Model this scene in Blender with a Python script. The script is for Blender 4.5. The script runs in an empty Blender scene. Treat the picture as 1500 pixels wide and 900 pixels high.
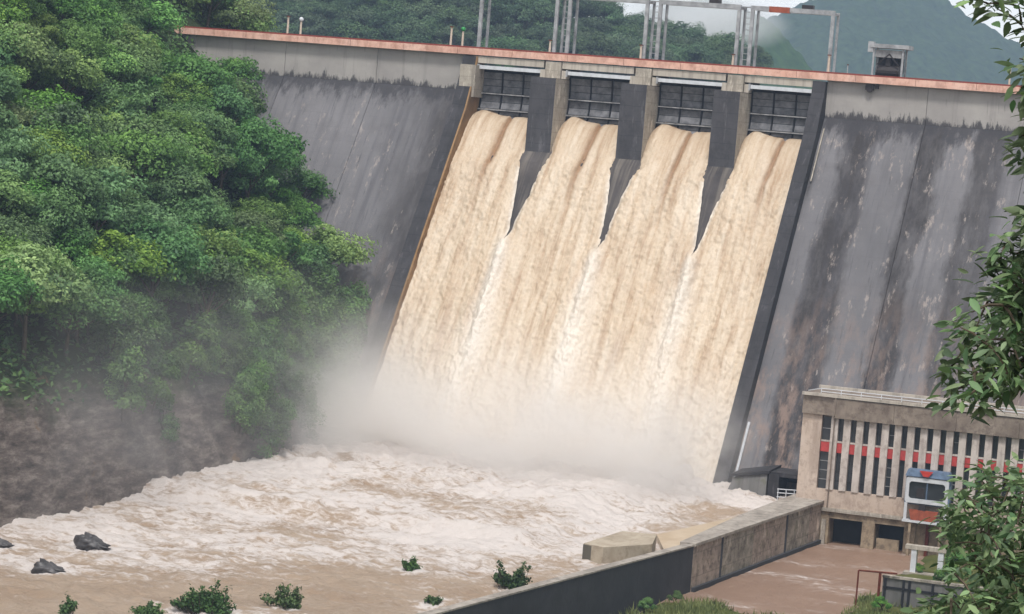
import bpy, math, random
import numpy as np
from mathutils import Matrix, Vector
R_ = math.radians
rng = np.random.default_rng(7)
random.seed(7)
sc = bpy.context.scene
col = sc.collection

# ------------------------------------------------------------------ camera
F_PX, YAW, PITCH, ROLL = 4150.0, R_(18.65), R_(3.82), R_(4.53)
CAM = np.array([109.3, -369.7, 43.24])
_F = np.array([-math.sin(YAW)*math.cos(PITCH), math.cos(YAW)*math.cos(PITCH), -math.sin(PITCH)])
_R = np.array([math.cos(YAW), math.sin(YAW), 0.0])
_U = np.cross(_R, _F)
_c, _s = math.cos(ROLL), math.sin(ROLL)
_R, _U = _c*_R + _s*_U, -_s*_R + _c*_U
cd = bpy.data.cameras.new('camera')
cd.sensor_width = 36.0
cd.lens = F_PX/1500*36
cd.clip_start = 0.5
cd.clip_end = 20000
cam = bpy.data.objects.new('camera', cd)
col.objects.link(cam)
cam.matrix_world = Matrix(((_R[0], _U[0], -_F[0], CAM[0]), (_R[1], _U[1], -_F[1], CAM[1]),
                           (_R[2], _U[2], -_F[2], CAM[2]), (0, 0, 0, 1)))
sc.camera = cam

# ------------------------------------------------------------------ overcast sky, soft sun, exposure
SUN_EL, SUN_AZ = R_(62), R_(170)      # azimuth measured clockwise from +Y
w = bpy.data.worlds.new('World')
sc.world = w
w.use_nodes = True
wn = w.node_tree
bgn = wn.nodes['Background']
sky = wn.nodes.new('ShaderNodeTexSky')
sky.sky_type = 'NISHITA'
sky.sun_disc = False
sky.sun_elevation = SUN_EL
sky.sun_rotation = SUN_AZ
sky.air_density = 1.0
sky.dust_density = 0.6
hs = wn.nodes.new('ShaderNodeHueSaturation')
hs.inputs['Saturation'].default_value = 0.12
wn.links.new(sky.outputs[0], hs.inputs['Color'])
wn.links.new(hs.outputs[0], bgn.inputs['Color'])
bgn.inputs['Strength'].default_value = 0.11
sd = bpy.data.lights.new('sun', 'SUN')
sd.energy = 1.5
sd.angle = R_(11)
sd.color = (1.0, 0.98, 0.945)
sun = bpy.data.objects.new('sun', sd)
col.objects.link(sun)
_sv = Vector((math.sin(SUN_AZ)*math.cos(SUN_EL), math.cos(SUN_AZ)*math.cos(SUN_EL), math.sin(SUN_EL)))
sun.rotation_euler = _sv.to_track_quat('Z', 'Y').to_euler()
sc.view_settings.view_transform = 'Standard'
sc.view_settings.look = 'None'
sc.view_settings.gamma = 1.0
sc.view_settings.use_curve_mapping = False
sc.view_settings.exposure = 1.22
sc.render.engine = 'CYCLES'
sc.cycles.use_denoising = True
sc.cycles.volume_bounces = 10
sc.cycles.max_bounces = 10
sc.cycles.diffuse_bounces = 3
sc.cycles.glossy_bounces = 2
sc.cycles.transmission_bounces = 3
sc.cycles.transparent_max_bounces = 8
sc.cycles.volume_step_rate = 1.0
sc.cycles.volume_max_steps = 128

# ------------------------------------------------------------------ pixel helpers (photo pixels, 1500 x 900)
def ray(u, v): return _F + (u-750)/F_PX*_R - (v-450)/F_PX*_U
def aty(u, v, y):
    d = ray(u, v); return CAM + d*(y-CAM[1])/d[1]
def atz(u, v, z):
    d = ray(u, v); return CAM + d*(z-CAM[2])/d[2]
def atd(u, v, dist): return CAM + ray(u, v)*dist
def proj(P):
    d = np.asarray(P, float) - CAM
    z = d @ _F
    return 750 + F_PX*(d @ _R)/z, 450 - F_PX*(d @ _U)/z, z

# ------------------------------------------------------------------ numpy noise
_perm = np.random.default_rng(3).permutation(4096)
def _hash(ix, iy, k=0):
    return _perm[(_perm[(ix + 57*k) & 4095] + iy*31 + k*7) & 4095]/4095.0
def vnoise(x, y, k=0):
    x = np.asarray(x, float); y = np.asarray(y, float)
    ix = np.floor(x).astype(int); iy = np.floor(y).astype(int)
    fx = x-ix; fy = y-iy
    fx = fx*fx*fx*(fx*(fx*6-15)+10); fy = fy*fy*fy*(fy*(fy*6-15)+10)
    a = _hash(ix, iy, k); b = _hash(ix+1, iy, k); c = _hash(ix, iy+1, k); d = _hash(ix+1, iy+1, k)
    return ((a+(b-a)*fx) + ((c+(d-c)*fx)-(a+(b-a)*fx))*fy)*2-1
def fbm(x, y, o=4, k=0, g=0.5):
    t = 0; a = 1; s = 0
    for i in range(o):
        t = t + a*vnoise(np.asarray(x)*2**i, np.asarray(y)*2**i, k+i); s += a; a *= g
    return t/s
def ridged(x, y, o=3, k=0):
    t = 0; a = 1; s = 0
    for i in range(o):
        t = t + a*(1-np.abs(vnoise(np.asarray(x)*2**i, np.asarray(y)*2**i, k+i))); s += a; a *= 0.5
    return t/s
def worley(x, y, k=0):
    x = np.asarray(x, float); y = np.asarray(y, float)
    ix = np.floor(x).astype(int); iy = np.floor(y).astype(int)
    best = np.full(x.shape, 9.0); idv = np.zeros(x.shape)
    for dx in (-1, 0, 1):
        for dy in (-1, 0, 1):
            jx = ix+dx+_hash(ix+dx, iy+dy, k); jy = iy+dy+_hash(ix+dx, iy+dy, k+5)
            d = np.hypot(jx-x, jy-y); h = _hash(ix+dx, iy+dy, k+9)
            m = d < best; best = np.where(m, d, best); idv = np.where(m, h, idv)
    return best, idv
def sstep(a, b, x):
    t = np.clip((np.asarray(x, float)-a)/(b-a), 0, 1); return t*t*(3-2*t)

# ------------------------------------------------------------------ materials
def srgb(r, g, b):
    f = lambda c: (c/255/12.92) if c/255 <= 0.04045 else ((c/255+0.055)/1.055)**2.4
    return (f(r)*0.8, f(g)*0.8, f(b)*0.8, 1.0)
def g3(r, g=None, b=None): return (r, r if g is None else g, r if b is None else b, 1.0)
class NT:
    def __init__(s, name, rough=0.85, spec=0.3):
        s.m = bpy.data.materials.new(name); s.m.use_nodes = True
        s.t = s.m.node_tree; s.p = s.t.nodes['Principled BSDF']; s.out = s.t.nodes['Material Output']
        s.p.inputs['Roughness'].default_value = rough
        s.p.inputs['Specular IOR Level'].default_value = spec
    def n(s, typ, **kw):
        nd = s.t.nodes.new('ShaderNode'+typ)
        for k, v in kw.items():
            if hasattr(nd, k): setattr(nd, k, v)
        return nd
    def put(s, sock, v):
        if isinstance(v, bpy.types.NodeSocket): s.t.links.new(v, sock)
        else: sock.default_value = v
    def math(s, op, a, b=0.0, clamp=False):
        nd = s.n('Math', operation=op, use_clamp=clamp); s.put(nd.inputs[0], a); s.put(nd.inputs[1], b); return nd.outputs[0]
    def pos(s): return s.n('NewGeometry').outputs['Position']
    def xyz(s):
        nd = s.n('SeparateXYZ'); s.t.links.new(s.pos(), nd.inputs[0]); return nd.outputs
    def noise(s, scale=(1, 1, 1), detail=4, rough=0.55, off=(0, 0, 0), vec=None, dist=0.0):
        mp = s.n('Mapping'); s.put(mp.inputs['Vector'], vec or s.pos())
        mp.inputs['Scale'].default_value = scale; mp.inputs['Location'].default_value = off
        nd = s.n('TexNoise'); s.t.links.new(mp.outputs[0], nd.inputs['Vector'])
        nd.inputs['Scale'].default_value = 1.0; nd.inputs['Detail'].default_value = detail
        nd.inputs['Roughness'].default_value = rough; nd.inputs['Distortion'].default_value = dist
        return nd.outputs['Fac']
    def ramp(s, fac, stops, interp='LINEAR'):
        nd = s.n('ValToRGB'); nd.color_ramp.interpolation = interp
        e = nd.color_ramp.elements
        while len(e) < len(stops): e.new(0.5)
        for el, (p, c) in zip(e, stops):
            el.position = p; el.color = c if isinstance(c, tuple) else g3(c)
        s.put(nd.inputs[0], fac); return nd.outputs[0]
    def rng(s, v, a, b, c=0.0, d=1.0):
        nd = s.n('MapRange'); s.put(nd.inputs[0], v)
        for i, q in enumerate((a, b, c, d)): s.put(nd.inputs[i+1], q)
        return nd.outputs[0]
    def mix(s, fac, a, b, mode='MIX'):
        nd = s.n('Mix', data_type='RGBA', blend_type=mode)
        s.put(nd.inputs[0], fac); s.put(nd.inputs[6], a); s.put(nd.inputs[7], b); return nd.outputs[2]
    def attr(s, name): return s.n('Attribute', attribute_name=name).outputs
    def bump(s, h, strength=0.5, dist=0.1):
        nd = s.n('Bump'); nd.inputs['Strength'].default_value = strength; nd.inputs['Distance'].default_value = dist
        s.put(nd.inputs['Height'], h); s.t.links.new(nd.outputs[0], s.p.inputs['Normal'])
    def base(s, c): s.put(s.p.inputs['Base Color'], c); return s.m

def concrete(name, lo, hi, stain=None, stain_amt=0.6, sscale=0.5, blot=0.15, stain_off=0.0, moss=None, rough=0.88, sz=0.045, blotch=0.0, lift=0.0):
    """concrete with mottling, vertical run-off streaks of colour `stain`, optional moss blotches"""
    m = NT(name, rough)
    c = m.ramp(m.noise((blot, blot, blot), 6, 0.6), [(0.3, lo), (0.7, hi)])
    c = m.mix(m.rng(m.noise((1.6, 1.6, 1.6), 5, 0.7, (4, 1, 9)), 0.35, 0.75, 0, 0.35), c, lo)
    if stain:
        st = m.noise((sscale, sz*0.7, sz), 5, 0.6, (3, 0, 0))
        c = m.mix(m.rng(st, 0.48-stain_off, 0.62-stain_off, 0, stain_amt), c, stain)
        st2 = m.noise((sscale*4, sz*3, sz*4), 5, 0.65, (1, 7, 0))
        c = m.mix(m.rng(st2, 0.52, 0.68, 0, stain_amt*0.7), c, stain)
    if blotch:
        c = m.mix(m.rng(m.noise((0.9, 0.9, 0.9), 7, 0.75, (5, 2, 3)), 0.5, 0.62, 0, blotch), c, stain)
    if moss:
        c = m.mix(m.rng(m.noise((0.6, 0.6, 0.6), 6, 0.7, (8, 2, 1)), 0.55, 0.7, 0, 0.8), c, moss)
    if lift:
        Z = m.xyz()[2]
        zz = m.math('ADD', Z, m.rng(m.noise((0.4, 0.4, 0.4), 3), 0, 1, -0.12, 0.12))
        lj = m.math('ABSOLUTE', m.math('SUBTRACT', m.math('FRACT', m.math('MULTIPLY', zz, lift)), 0.5))
        c = m.mix(m.rng(lj, 0.46, 0.5, 0, 0.6), c, tuple(v*0.55 for v in lo[:3])+(1,))
        c = m.mix(m.rng(m.noise((1.6, 0.5, 0.22), 6, 0.75, (21, 3, 0)), 0.56, 0.68, 0, 0.6), c, tuple(min(1, v*2.1) for v in hi[:3])+(1,))
        c = m.mix(m.rng(m.noise((0.7, 0.5, 0.5), 6, 0.75, (2, 33, 0)), 0.5, 0.64, 0, 0.55), c, tuple(v*0.6 for v in lo[:3])+(1,))
    m.bump(m.noise((2.5, 2.5, 2.5), 6, 0.7), 0.5, 0.08)
    return m.base(c)

def mat_dam_face():
    m = NT('stained_dam_face', 0.85)
    X, Y, Z = m.xyz()
    c = m.ramp(m.noise((0.08, 0.05, 0.06), 6, 0.6), [(0.3, srgb(100, 98, 100)), (0.7, srgb(127, 124, 126))])
    # broad dark run-off bands (own shape, follow the fall line of the face)
    wob = m.math('ADD', X, m.rng(m.noise((0.25, 0.1, 0.12), 5, 0.65, (5, 5, 5)), 0, 1, -2.2, 2.2))
    f = m.rng(wob, 20, 70, 0, 1)
    D, L = 1.0, 0.0
    P = lambda x: (x-20)/50
    band = m.ramp(f, [(0, 0.75), (P(25.2), 0.75), (P(26.2), L), (P(28.6), L), (P(29.6), D), (P(33.2), D), (P(34.4), L), (P(38.6), 0.08),
                      (P(39.4), D), (P(42.2), D), (P(43), 0.05), (P(46), 0.0), (P(46.8), 0.85), (P(50.6), 0.8), (P(51.6), 0.1), (P(56), 0.0), (P(57), 0.9), (P(60), 0.8), (P(61), 0.1)])
    rside = m.rng(X, 22, 24)
    band = m.math('MULTIPLY', band, rside)
    # left face: darker close to the spillway wall, plain grey away from it
    lb = m.rng(m.math('ADD', X, m.rng(m.noise((0.35, 0.12, 0.15), 5, 0.6), 0, 1, -4, 4)), -33, -26.5, 0, 0.8)
    band = m.math('MAXIMUM', band, m.math('MULTIPLY', lb, m.rng(X, 0, -5)))
    brk = m.rng(m.noise((0.5, 0.12, 0.16), 6, 0.7, (2, 2, 2)), 0.30, 0.55, 0.35, 1.0)
    c = m.mix(m.math('MULTIPLY', band, brk), c, srgb(60, 56, 56))
    st = m.noise((0.9, 0.03, 0.04), 5, 0.6, (13, 0, 0))
    c = m.mix(m.rng(st, 0.5, 0.68, 0, 0.45), c, srgb(76, 74, 79))
    st = m.noise((2.8, 0.16, 0.22), 4, 0.65, (3, 7, 0))
    c = m.mix(m.rng(st, 0.60, 0.72, 0, 0.6), c, srgb(60, 58, 61))
    # pale lime and rusty patches
    pt = m.noise((0.8, 0.2, 0.26), 7, 0.75, (31, 3, 5))
    c = m.mix(m.rng(pt, 0.58, 0.66, 0, 0.75), c, srgb(170, 158, 150))
    pt = m.noise((0.28, 0.28, 0.34), 7, 0.75, (11, 13, 5))
    c = m.mix(m.rng(pt, 0.5, 0.75, 0, 0.45), c, srgb(96, 92, 92))
    low = m.math('MULTIPLY', m.rng(Z, 26, 8), m.rng(m.noise((0.5, 0.14, 0.18), 6, 0.72, (71, 3, 5)), 0.46, 0.6, 0, 0.75))
    c = m.mix(low, c, srgb(150, 128, 116))
    # black growth right below the crest wall
    e = m.math('ADD', Z, m.rng(m.noise((0.8, 0.4, 0.12), 6, 0.75, (9, 9, 3)), 0, 1, -5.5, 5.5))
    c = m.mix(m.rng(e, 43.8, 46.0, 0, 0.88), c, srgb(62, 60, 63))
    # lift joints
    lj = m.math('FRACT', m.math('MULTIPLY', Z, 0.55))
    c = m.mix(m.rng(m.math('ABSOLUTE', m.math('SUBTRACT', lj, 0.5)), 0.485, 0.5, 0, 0.25), c, srgb(70, 68, 72))
    m.bump(m.noise((2.0, 1.2, 1.2), 6, 0.7), 0.5, 0.1)
    return m.base(c)

def mat_crest_wall():
    m = NT('crest_wall_concrete', 0.88)
    X, Y, Z = m.xyz()
    c = m.ramp(m.noise((0.18, 0.18, 0.25), 6, 0.6), [(0.3, srgb(158, 152, 148)), (0.7, srgb(182, 176, 170))])
    st = m.noise((0.8, 0.1, 0.06), 5, 0.6, (3, 0, 0))
    c = m.mix(m.rng(st, 0.54, 0.72, 0, 0.5), c, srgb(128, 122, 118))
    st = m.noise((2.6, 0.2, 0.25), 4, 0.6, (6, 0, 0))
    c = m.mix(m.rng(st, 0.62, 0.74, 0, 0.6), c, srgb(112, 106, 104))
    e = m.math('ADD', Z, m.rng(m.noise((0.8, 0.5, 0.2), 6, 0.78, (9, 9, 3)), 0, 1, -3.0, 3.0))
    c = m.mix(m.rng(e, 47.3, 46.7, 0, 0.92), c, srgb(70, 67, 70))
    m.bump(m.noise((2.5, 2.5, 2.5), 5, 0.7), 0.4, 0.06)
    return m.base(c)

def mat_plain(name, c, rough=0.6, spec=0.4, metal=0.0, var=0.12, vs=1.5):
    m = NT(name, rough, spec); m.p.inputs['Metallic'].default_value = metal
    d = tuple(x*(1-var*2.2) for x in c[:3])+(1,)
    return m.base(m.mix(m.rng(m.noise((vs, vs, vs), 5, 0.65), 0.35, 0.7), c, d))

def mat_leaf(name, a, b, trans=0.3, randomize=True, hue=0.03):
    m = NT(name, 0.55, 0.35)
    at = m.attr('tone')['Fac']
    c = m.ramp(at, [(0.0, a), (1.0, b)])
    if randomize:
        oi = m.n('ObjectInfo').outputs['Random']
        h = m.n('HueSaturation'); m.put(h.inputs['Hue'], m.rng(oi, 0, 1, 0.5-hue*0.55, 0.5+hue*0.7))
        m.put(h.inputs['Value'], m.rng(m.math('FRACT', m.math('MULTIPLY', oi, 7.31)), 0, 1, 0.72, 1.3))
        m.put(h.inputs['Saturation'], m.rng(m.math('FRACT', m.math('MULTIPLY', oi, 3.77)), 0, 1, 0.8, 1.1))
        m.t.links.new(c, h.inputs['Color']); c = h.outputs[0]
    m.base(c)
    tr = m.n('BsdfTranslucent'); m.put(tr.inputs['Color'], c)
    mx = m.n('MixShader'); mx.inputs[0].default_value = trans
    m.t.links.new(m.p.outputs[0], mx.inputs[1]); m.t.links.new(tr.outputs[0], mx.inputs[2])
    m.t.links.new(mx.outputs[0], m.out.inputs['Surface'])
    return m.m

def mat_falls():
    """silty falling water: foam attribute says how aerated it is"""
    m = NT('silty_falling_water', 0.5, 0.4)
    foam = m.attr('foam')['Fac']; silt = m.attr('silt')['Fac']
    n1 = m.noise((1.1, 0.07, 0.10), 6, 0.62)                       # long downslope streaks
    c = m.ramp(n1, [(0.34, srgb(184, 156, 127)), (0.5, srgb(213, 191, 164)), (0.66, srgb(226, 208, 185))])
    n0 = m.noise((0.22, 0.12, 0.16), 5, 0.6, (3, 1, 4))              # slow surges
    c = m.mix(m.rng(n0, 0.5, 0.7, 0, 0.45), c, srgb(200, 172, 142))
    n2 = m.noise((2.4, 1.2, 1.5), 6, 0.72, (5, 2, 8), None, 0.6)     # torn surface
    c = m.mix(m.rng(n2, 0.50, 0.68, 0, 0.35), c, srgb(182, 152, 122))
    n3 = m.noise((4.0, 2.4, 3.0), 4, 0.7, (9, 4, 8))
    c = m.mix(m.rng(n3, 0.62, 0.74, 0, 0.5), c, srgb(156, 120, 88))
    c = m.mix(m.rng(n3, 0.40, 0.30, 0, 0.45), c, srgb(236, 221, 200))
    c = m.mix(silt, c, srgb(150, 112, 76))
    c = m.mix(m.math('MULTIPLY', foam, m.rng(n3, 0.66, 0.45, 0.6, 1.0)), c, srgb(240, 229, 215))
    m.bump(m.noise((3.0, 1.9, 2.3), 6, 0.72), 0.5, 0.3)
    return m.base(c)

def mat_river(name='foaming_river', a=(184, 156, 130), b=(208, 184, 160)):
    m = NT(name, 0.35, 0.45)
    foam = m.attr('foam')['Fac']
    c = m.ramp(m.noise((0.12, 0.12, 0.12), 5, 0.6), [(0.3, srgb(*a)), (0.7, srgb(*b))])
    fn = m.noise((0.55, 1.2, 0.8), 9, 0.78, (0, 0, 0), None, 1.0)
    k = m.rng(m.math('ADD', foam, m.rng(fn, 0.25, 0.75, -0.7, 0.7)), 0.42, 0.80)
    c = m.mix(k, c, srgb(248, 236, 228))
    fn2 = m.noise((2.2, 3.2, 2.0), 5, 0.75, (3, 0, 0))
    c = m.mix(m.math('MULTIPLY', m.rng(fn2, 0.58, 0.7, 0, 0.55), m.rng(foam, 0.9, 0.2, 0.4, 1.0)), c, srgb(164, 134, 108))
    m.put(m.p.inputs['Roughness'], m.rng(k, 0, 1, 0.28, 0.75))
    m.bump(m.noise((1.2, 2.4, 1.8), 8, 0.8), 1.0, 0.45)
    return m.base(c)

def mat_hill(name, a, b, rock=None, bare=None):
    m = NT(name, 0.95, 0.1)
    X, Y, Z = m.xyz()
    c = m.ramp(m.noise((0.12, 0.12, 0.12), 6, 0.65), [(0.3, a), (0.7, b)])
    if rock:
        rc = m.ramp(m.noise((0.3, 0.3, 1.1), 8, 0.75), [(0.36, rock[0]), (0.5, rock[1]), (0.66, rock[2])])
        e = m.math('ADD', Z, m.rng(m.noise((0.2, 0.2, 0.2), 5, 0.7, (2, 2, 2)), 0, 1, -5, 5))
        c = m.mix(m.rng(e, 9, 12.5, 1, 0), c, rc)
    if bare:
        c = m.mix(m.rng(m.noise((0.16, 0.16, 0.16), 5, 0.7, (12, 3, 8)), 0.62, 0.68, 0, 0.9), c, bare)
    m.bump(m.noise((1.0, 1.0, 2.4), 7, 0.75), 1.0, 0.6)
    return m.base(c)

MT = {}
MT['face'] = mat_dam_face()
MT['crest_wall'] = mat_crest_wall()
MT['dark_conc'] = concrete('wet_dark_concrete', srgb(58, 56, 58), srgb(74, 72, 75), srgb(46, 44, 45), 0.6, lift=0.45)
MT['pier_conc'] = concrete('pier_front_concrete', srgb(76, 74, 77), srgb(90, 88, 91), srgb(64, 62, 64), 0.4, blot=0.4, lift=0.5)
MT['light_conc'] = concrete('pale_concrete', srgb(176, 166, 152), srgb(198, 188, 174), srgb(128, 118, 108), 0.5, 1.2, lift=0.6, blotch=0.4)
MT['beam_conc'] = concrete('bridge_beam_concrete', srgb(188, 178, 164), srgb(208, 198, 186), srgb(120, 112, 104), 0.4, 1.5)
MT['spill_conc'] = concrete('spillway_concrete', srgb(62, 58, 58), srgb(92, 86, 84), srgb(150, 140, 128), 0.35, 0.9)
MT['wet_edge'] = concrete('iron_stained_concrete', srgb(132, 98, 62), srgb(172, 138, 98), srgb(84, 70, 56), 0.8, 1.0, blot=0.5)
MT['toe_conc'] = concrete('toe_block_concrete', srgb(112, 110, 108), srgb(134, 130, 128), srgb(84, 84, 78), 0.5, 0.8, moss=srgb(96, 98, 70))
MT['stone_wall'] = concrete('weathered_wall_concrete', srgb(150, 142, 130), srgb(196, 184, 170), srgb(84, 76, 70), 0.4, 0.35, blot=0.9, moss=srgb(116, 112, 88), sz=0.2, blotch=0.8, lift=0.4)
MT['stone_wall_b'] = concrete('weathered_wall_concrete_pink', srgb(162, 146, 134), srgb(200, 182, 168), srgb(88, 78, 74), 0.4, 0.35, blot=0.8, moss=srgb(112, 106, 86), sz=0.2, blotch=0.75, lift=0.4)
MT['wall_dark'] = concrete('black_stained_wall', srgb(62, 62, 65), srgb(76, 76, 79), srgb(52, 52, 54), 0.4, 0.4, blot=0.5, sz=0.15)
MT['wall_top'] = concrete('wall_walkway', srgb(160, 150, 140), srgb(190, 180, 168), srgb(110, 102, 94), 0.4, 0.5, blot=0.8, sz=0.2, blotch=0.6)
MT['sill'] = concrete('silty_guide_wall', srgb(176, 162, 142), srgb(198, 184, 164), srgb(140, 124, 104), 0.4, 0.4, blot=0.5, sz=0.2, blotch=0.5)
MT['silt_apron'] = concrete('silt_covered_apron', srgb(188, 166, 138), srgb(206, 186, 160), srgb(170, 142, 108), 0.4, 0.3, blot=0.3, sz=0.2, rough=0.4)
MT['sill_dark'] = concrete('dark_guide_wall_end', srgb(104, 98, 88), srgb(122, 114, 102), srgb(80, 74, 66), 0.4)
MT['ph_beige'] = concrete('power_house_render', srgb(200, 178, 160), srgb(218, 200, 186), srgb(150, 130, 116), 0.5, 0.5, blot=0.3, sz=0.12, blotch=0.5)
MT['ph_fin'] = concrete('power_house_fin', srgb(202, 190, 180), srgb(222, 210, 202), srgb(148, 132, 122), 0.5, 0.6, blot=0.6, sz=0.15, blotch=0.55)
MT['ph_fascia'] = concrete('power_house_fascia', srgb(132, 118, 106), srgb(166, 152, 138), srgb(96, 82, 74), 0.5, 0.3, blot=0.4, sz=0.15, blotch=0.6)
MT['ph_low'] = concrete('draft_tube_concrete', srgb(150, 132, 110), srgb(190, 170, 144), srgb(92, 78, 66), 0.5, 0.4, blot=0.8, sz=0.2, blotch=0.6)
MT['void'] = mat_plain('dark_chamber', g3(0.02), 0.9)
MT['parapet'] = concrete('salmon_paint', srgb(232, 180, 158), srgb(246, 206, 188), srgb(176, 128, 110), 0.5, 0.7, blot=0.5, sz=0.3, blotch=0.4)
MT['red_rail'] = mat_plain('rust_red_paint', srgb(140, 62, 50), 0.6, 0.4, 0, 0.15)
MT['steel'] = mat_plain('galvanised_steel', srgb(182, 182, 184), 0.55, 0.4, 0.0, 0.25, 1.0)
MT['white_steel'] = mat_plain('white_painted_steel', srgb(222, 224, 228), 0.45, 0.5, 0.0, 0.1, 1.2)
MT['rust'] = mat_plain('rusty_steel', srgb(120, 58, 40), 0.8, 0.2, 0.0, 0.25, 4)
MT['orange_beam'] = mat_plain('rust_orange_steel', srgb(176, 92, 66), 0.7, 0.3, 0.0, 0.2, 2)
MT['gate'] = mat_plain('gate_steel', srgb(132, 131, 134), 0.7, 0.3, 0.0, 0.32, 0.9)
MT['gate_light'] = mat_plain('gate_girder_steel', srgb(168, 166, 166), 0.6, 0.4, 0.0, 0.3, 1.0)
MT['gate_dark'] = mat_plain('gate_frame_steel', srgb(42, 42, 46), 0.6, 0.4, 0.2, 0.2)
MT['machine'] = mat_plain('dark_machinery', srgb(58, 50, 50), 0.6, 0.4, 0.1, 0.25, 4)
MT['red_panel'] = mat_plain('red_spandrel_paint', srgb(204, 74, 70), 0.6, 0.4, 0, 0.16, 2.5)
MT['blue'] = mat_plain('blue_paint', srgb(110, 132, 160), 0.6, 0.4, 0, 0.25, 1.2)
MT['red_paint'] = mat_plain('bright_red_paint', srgb(206, 58, 44), 0.5, 0.5, 0, 0.1, 2)
MT['lamp_red'] = mat_plain('red_lamp_housing', srgb(140, 30, 30), 0.4)
MT['lamp_green'] = mat_plain('green_lamp_housing', srgb(40, 150, 70), 0.4, 0.5, 0, 0.08)
MT['ivory'] = mat_plain('ivory_post_paint', srgb(226, 206, 186), 0.6, 0.4, 0, 0.1)
m = NT('window_glass', 0.12, 0.6); MT['glass'] = m.base(m.mix(m.noise((0.9, 0.9, 0.7), 3), srgb(30, 32, 36), srgb(70, 74, 78)))
MT['bark'] = mat_plain('bark', srgb(104, 92, 78), 0.9, 0.1, 0, 0.25, 3)
MT['asphalt'] = mat_plain('crest_road_asphalt', g3(0.06), 0.9)
MT['leaf'] = mat_leaf('forest_leaf', (0.048, 0.125, 0.03, 1), (0.23, 0.40, 0.09, 1), 0.32)
MT['leaf_hill'] = mat_leaf('far_hill_leaf', (0.03, 0.07, 0.03, 1), (0.10, 0.17, 0.065, 1), 0.25)
MT['leaf_b'] = mat_leaf('yellowish_forest_leaf', (0.065, 0.14, 0.03, 1), (0.29, 0.43, 0.10, 1), 0.32)
MT['leaf_c'] = mat_leaf('deep_green_forest_leaf', (0.038, 0.11, 0.032, 1), (0.16, 0.31, 0.08, 1), 0.32)
MT['leaf_dark'] = mat_leaf('creeper_leaf', (0.035, 0.09, 0.028, 1), (0.15, 0.27, 0.06, 1), 0.3)
MT['leaf_near'] = mat_leaf('broad_leaf', (0.055, 0.115, 0.045, 1), (0.21, 0.30, 0.13, 1), 0.3, True, 0.02)
MT['leaf_river'] = mat_leaf('drowned_bush_leaf', (0.03, 0.065, 0.02, 1), (0.09, 0.16, 0.04, 1), 0.2)
MT['grass'] = mat_leaf('bank_grass', (0.08, 0.11, 0.03, 1), (0.30, 0.32, 0.12, 1), 0.3, False)
MT['falls'] = mat_falls()
MT['river'] = mat_river()
MT['river_rock'] = mat_plain('wet_boulder', srgb(88, 84, 84), 0.5, 0.5, 0, 0.3, 1.2)
MT['hill'] = mat_hill('hillside_soil', srgb(44, 58, 34), srgb(70, 80, 48), (srgb(70, 62, 58), srgb(116, 104, 97), srgb(168, 156, 146)), srgb(150, 122, 92))
MT['bank'] = mat_hill('bank_soil', srgb(84, 98, 50), srgb(128, 124, 76))
MT['far_hill'] = mat_hill('far_hill_canopy', (0.020, 0.055, 0.018, 1), (0.055, 0.11, 0.035, 1))
MT['mountain'] = mat_hill('mountain_canopy', (0.012, 0.032, 0.012, 1), (0.06, 0.10, 0.04, 1))

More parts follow.
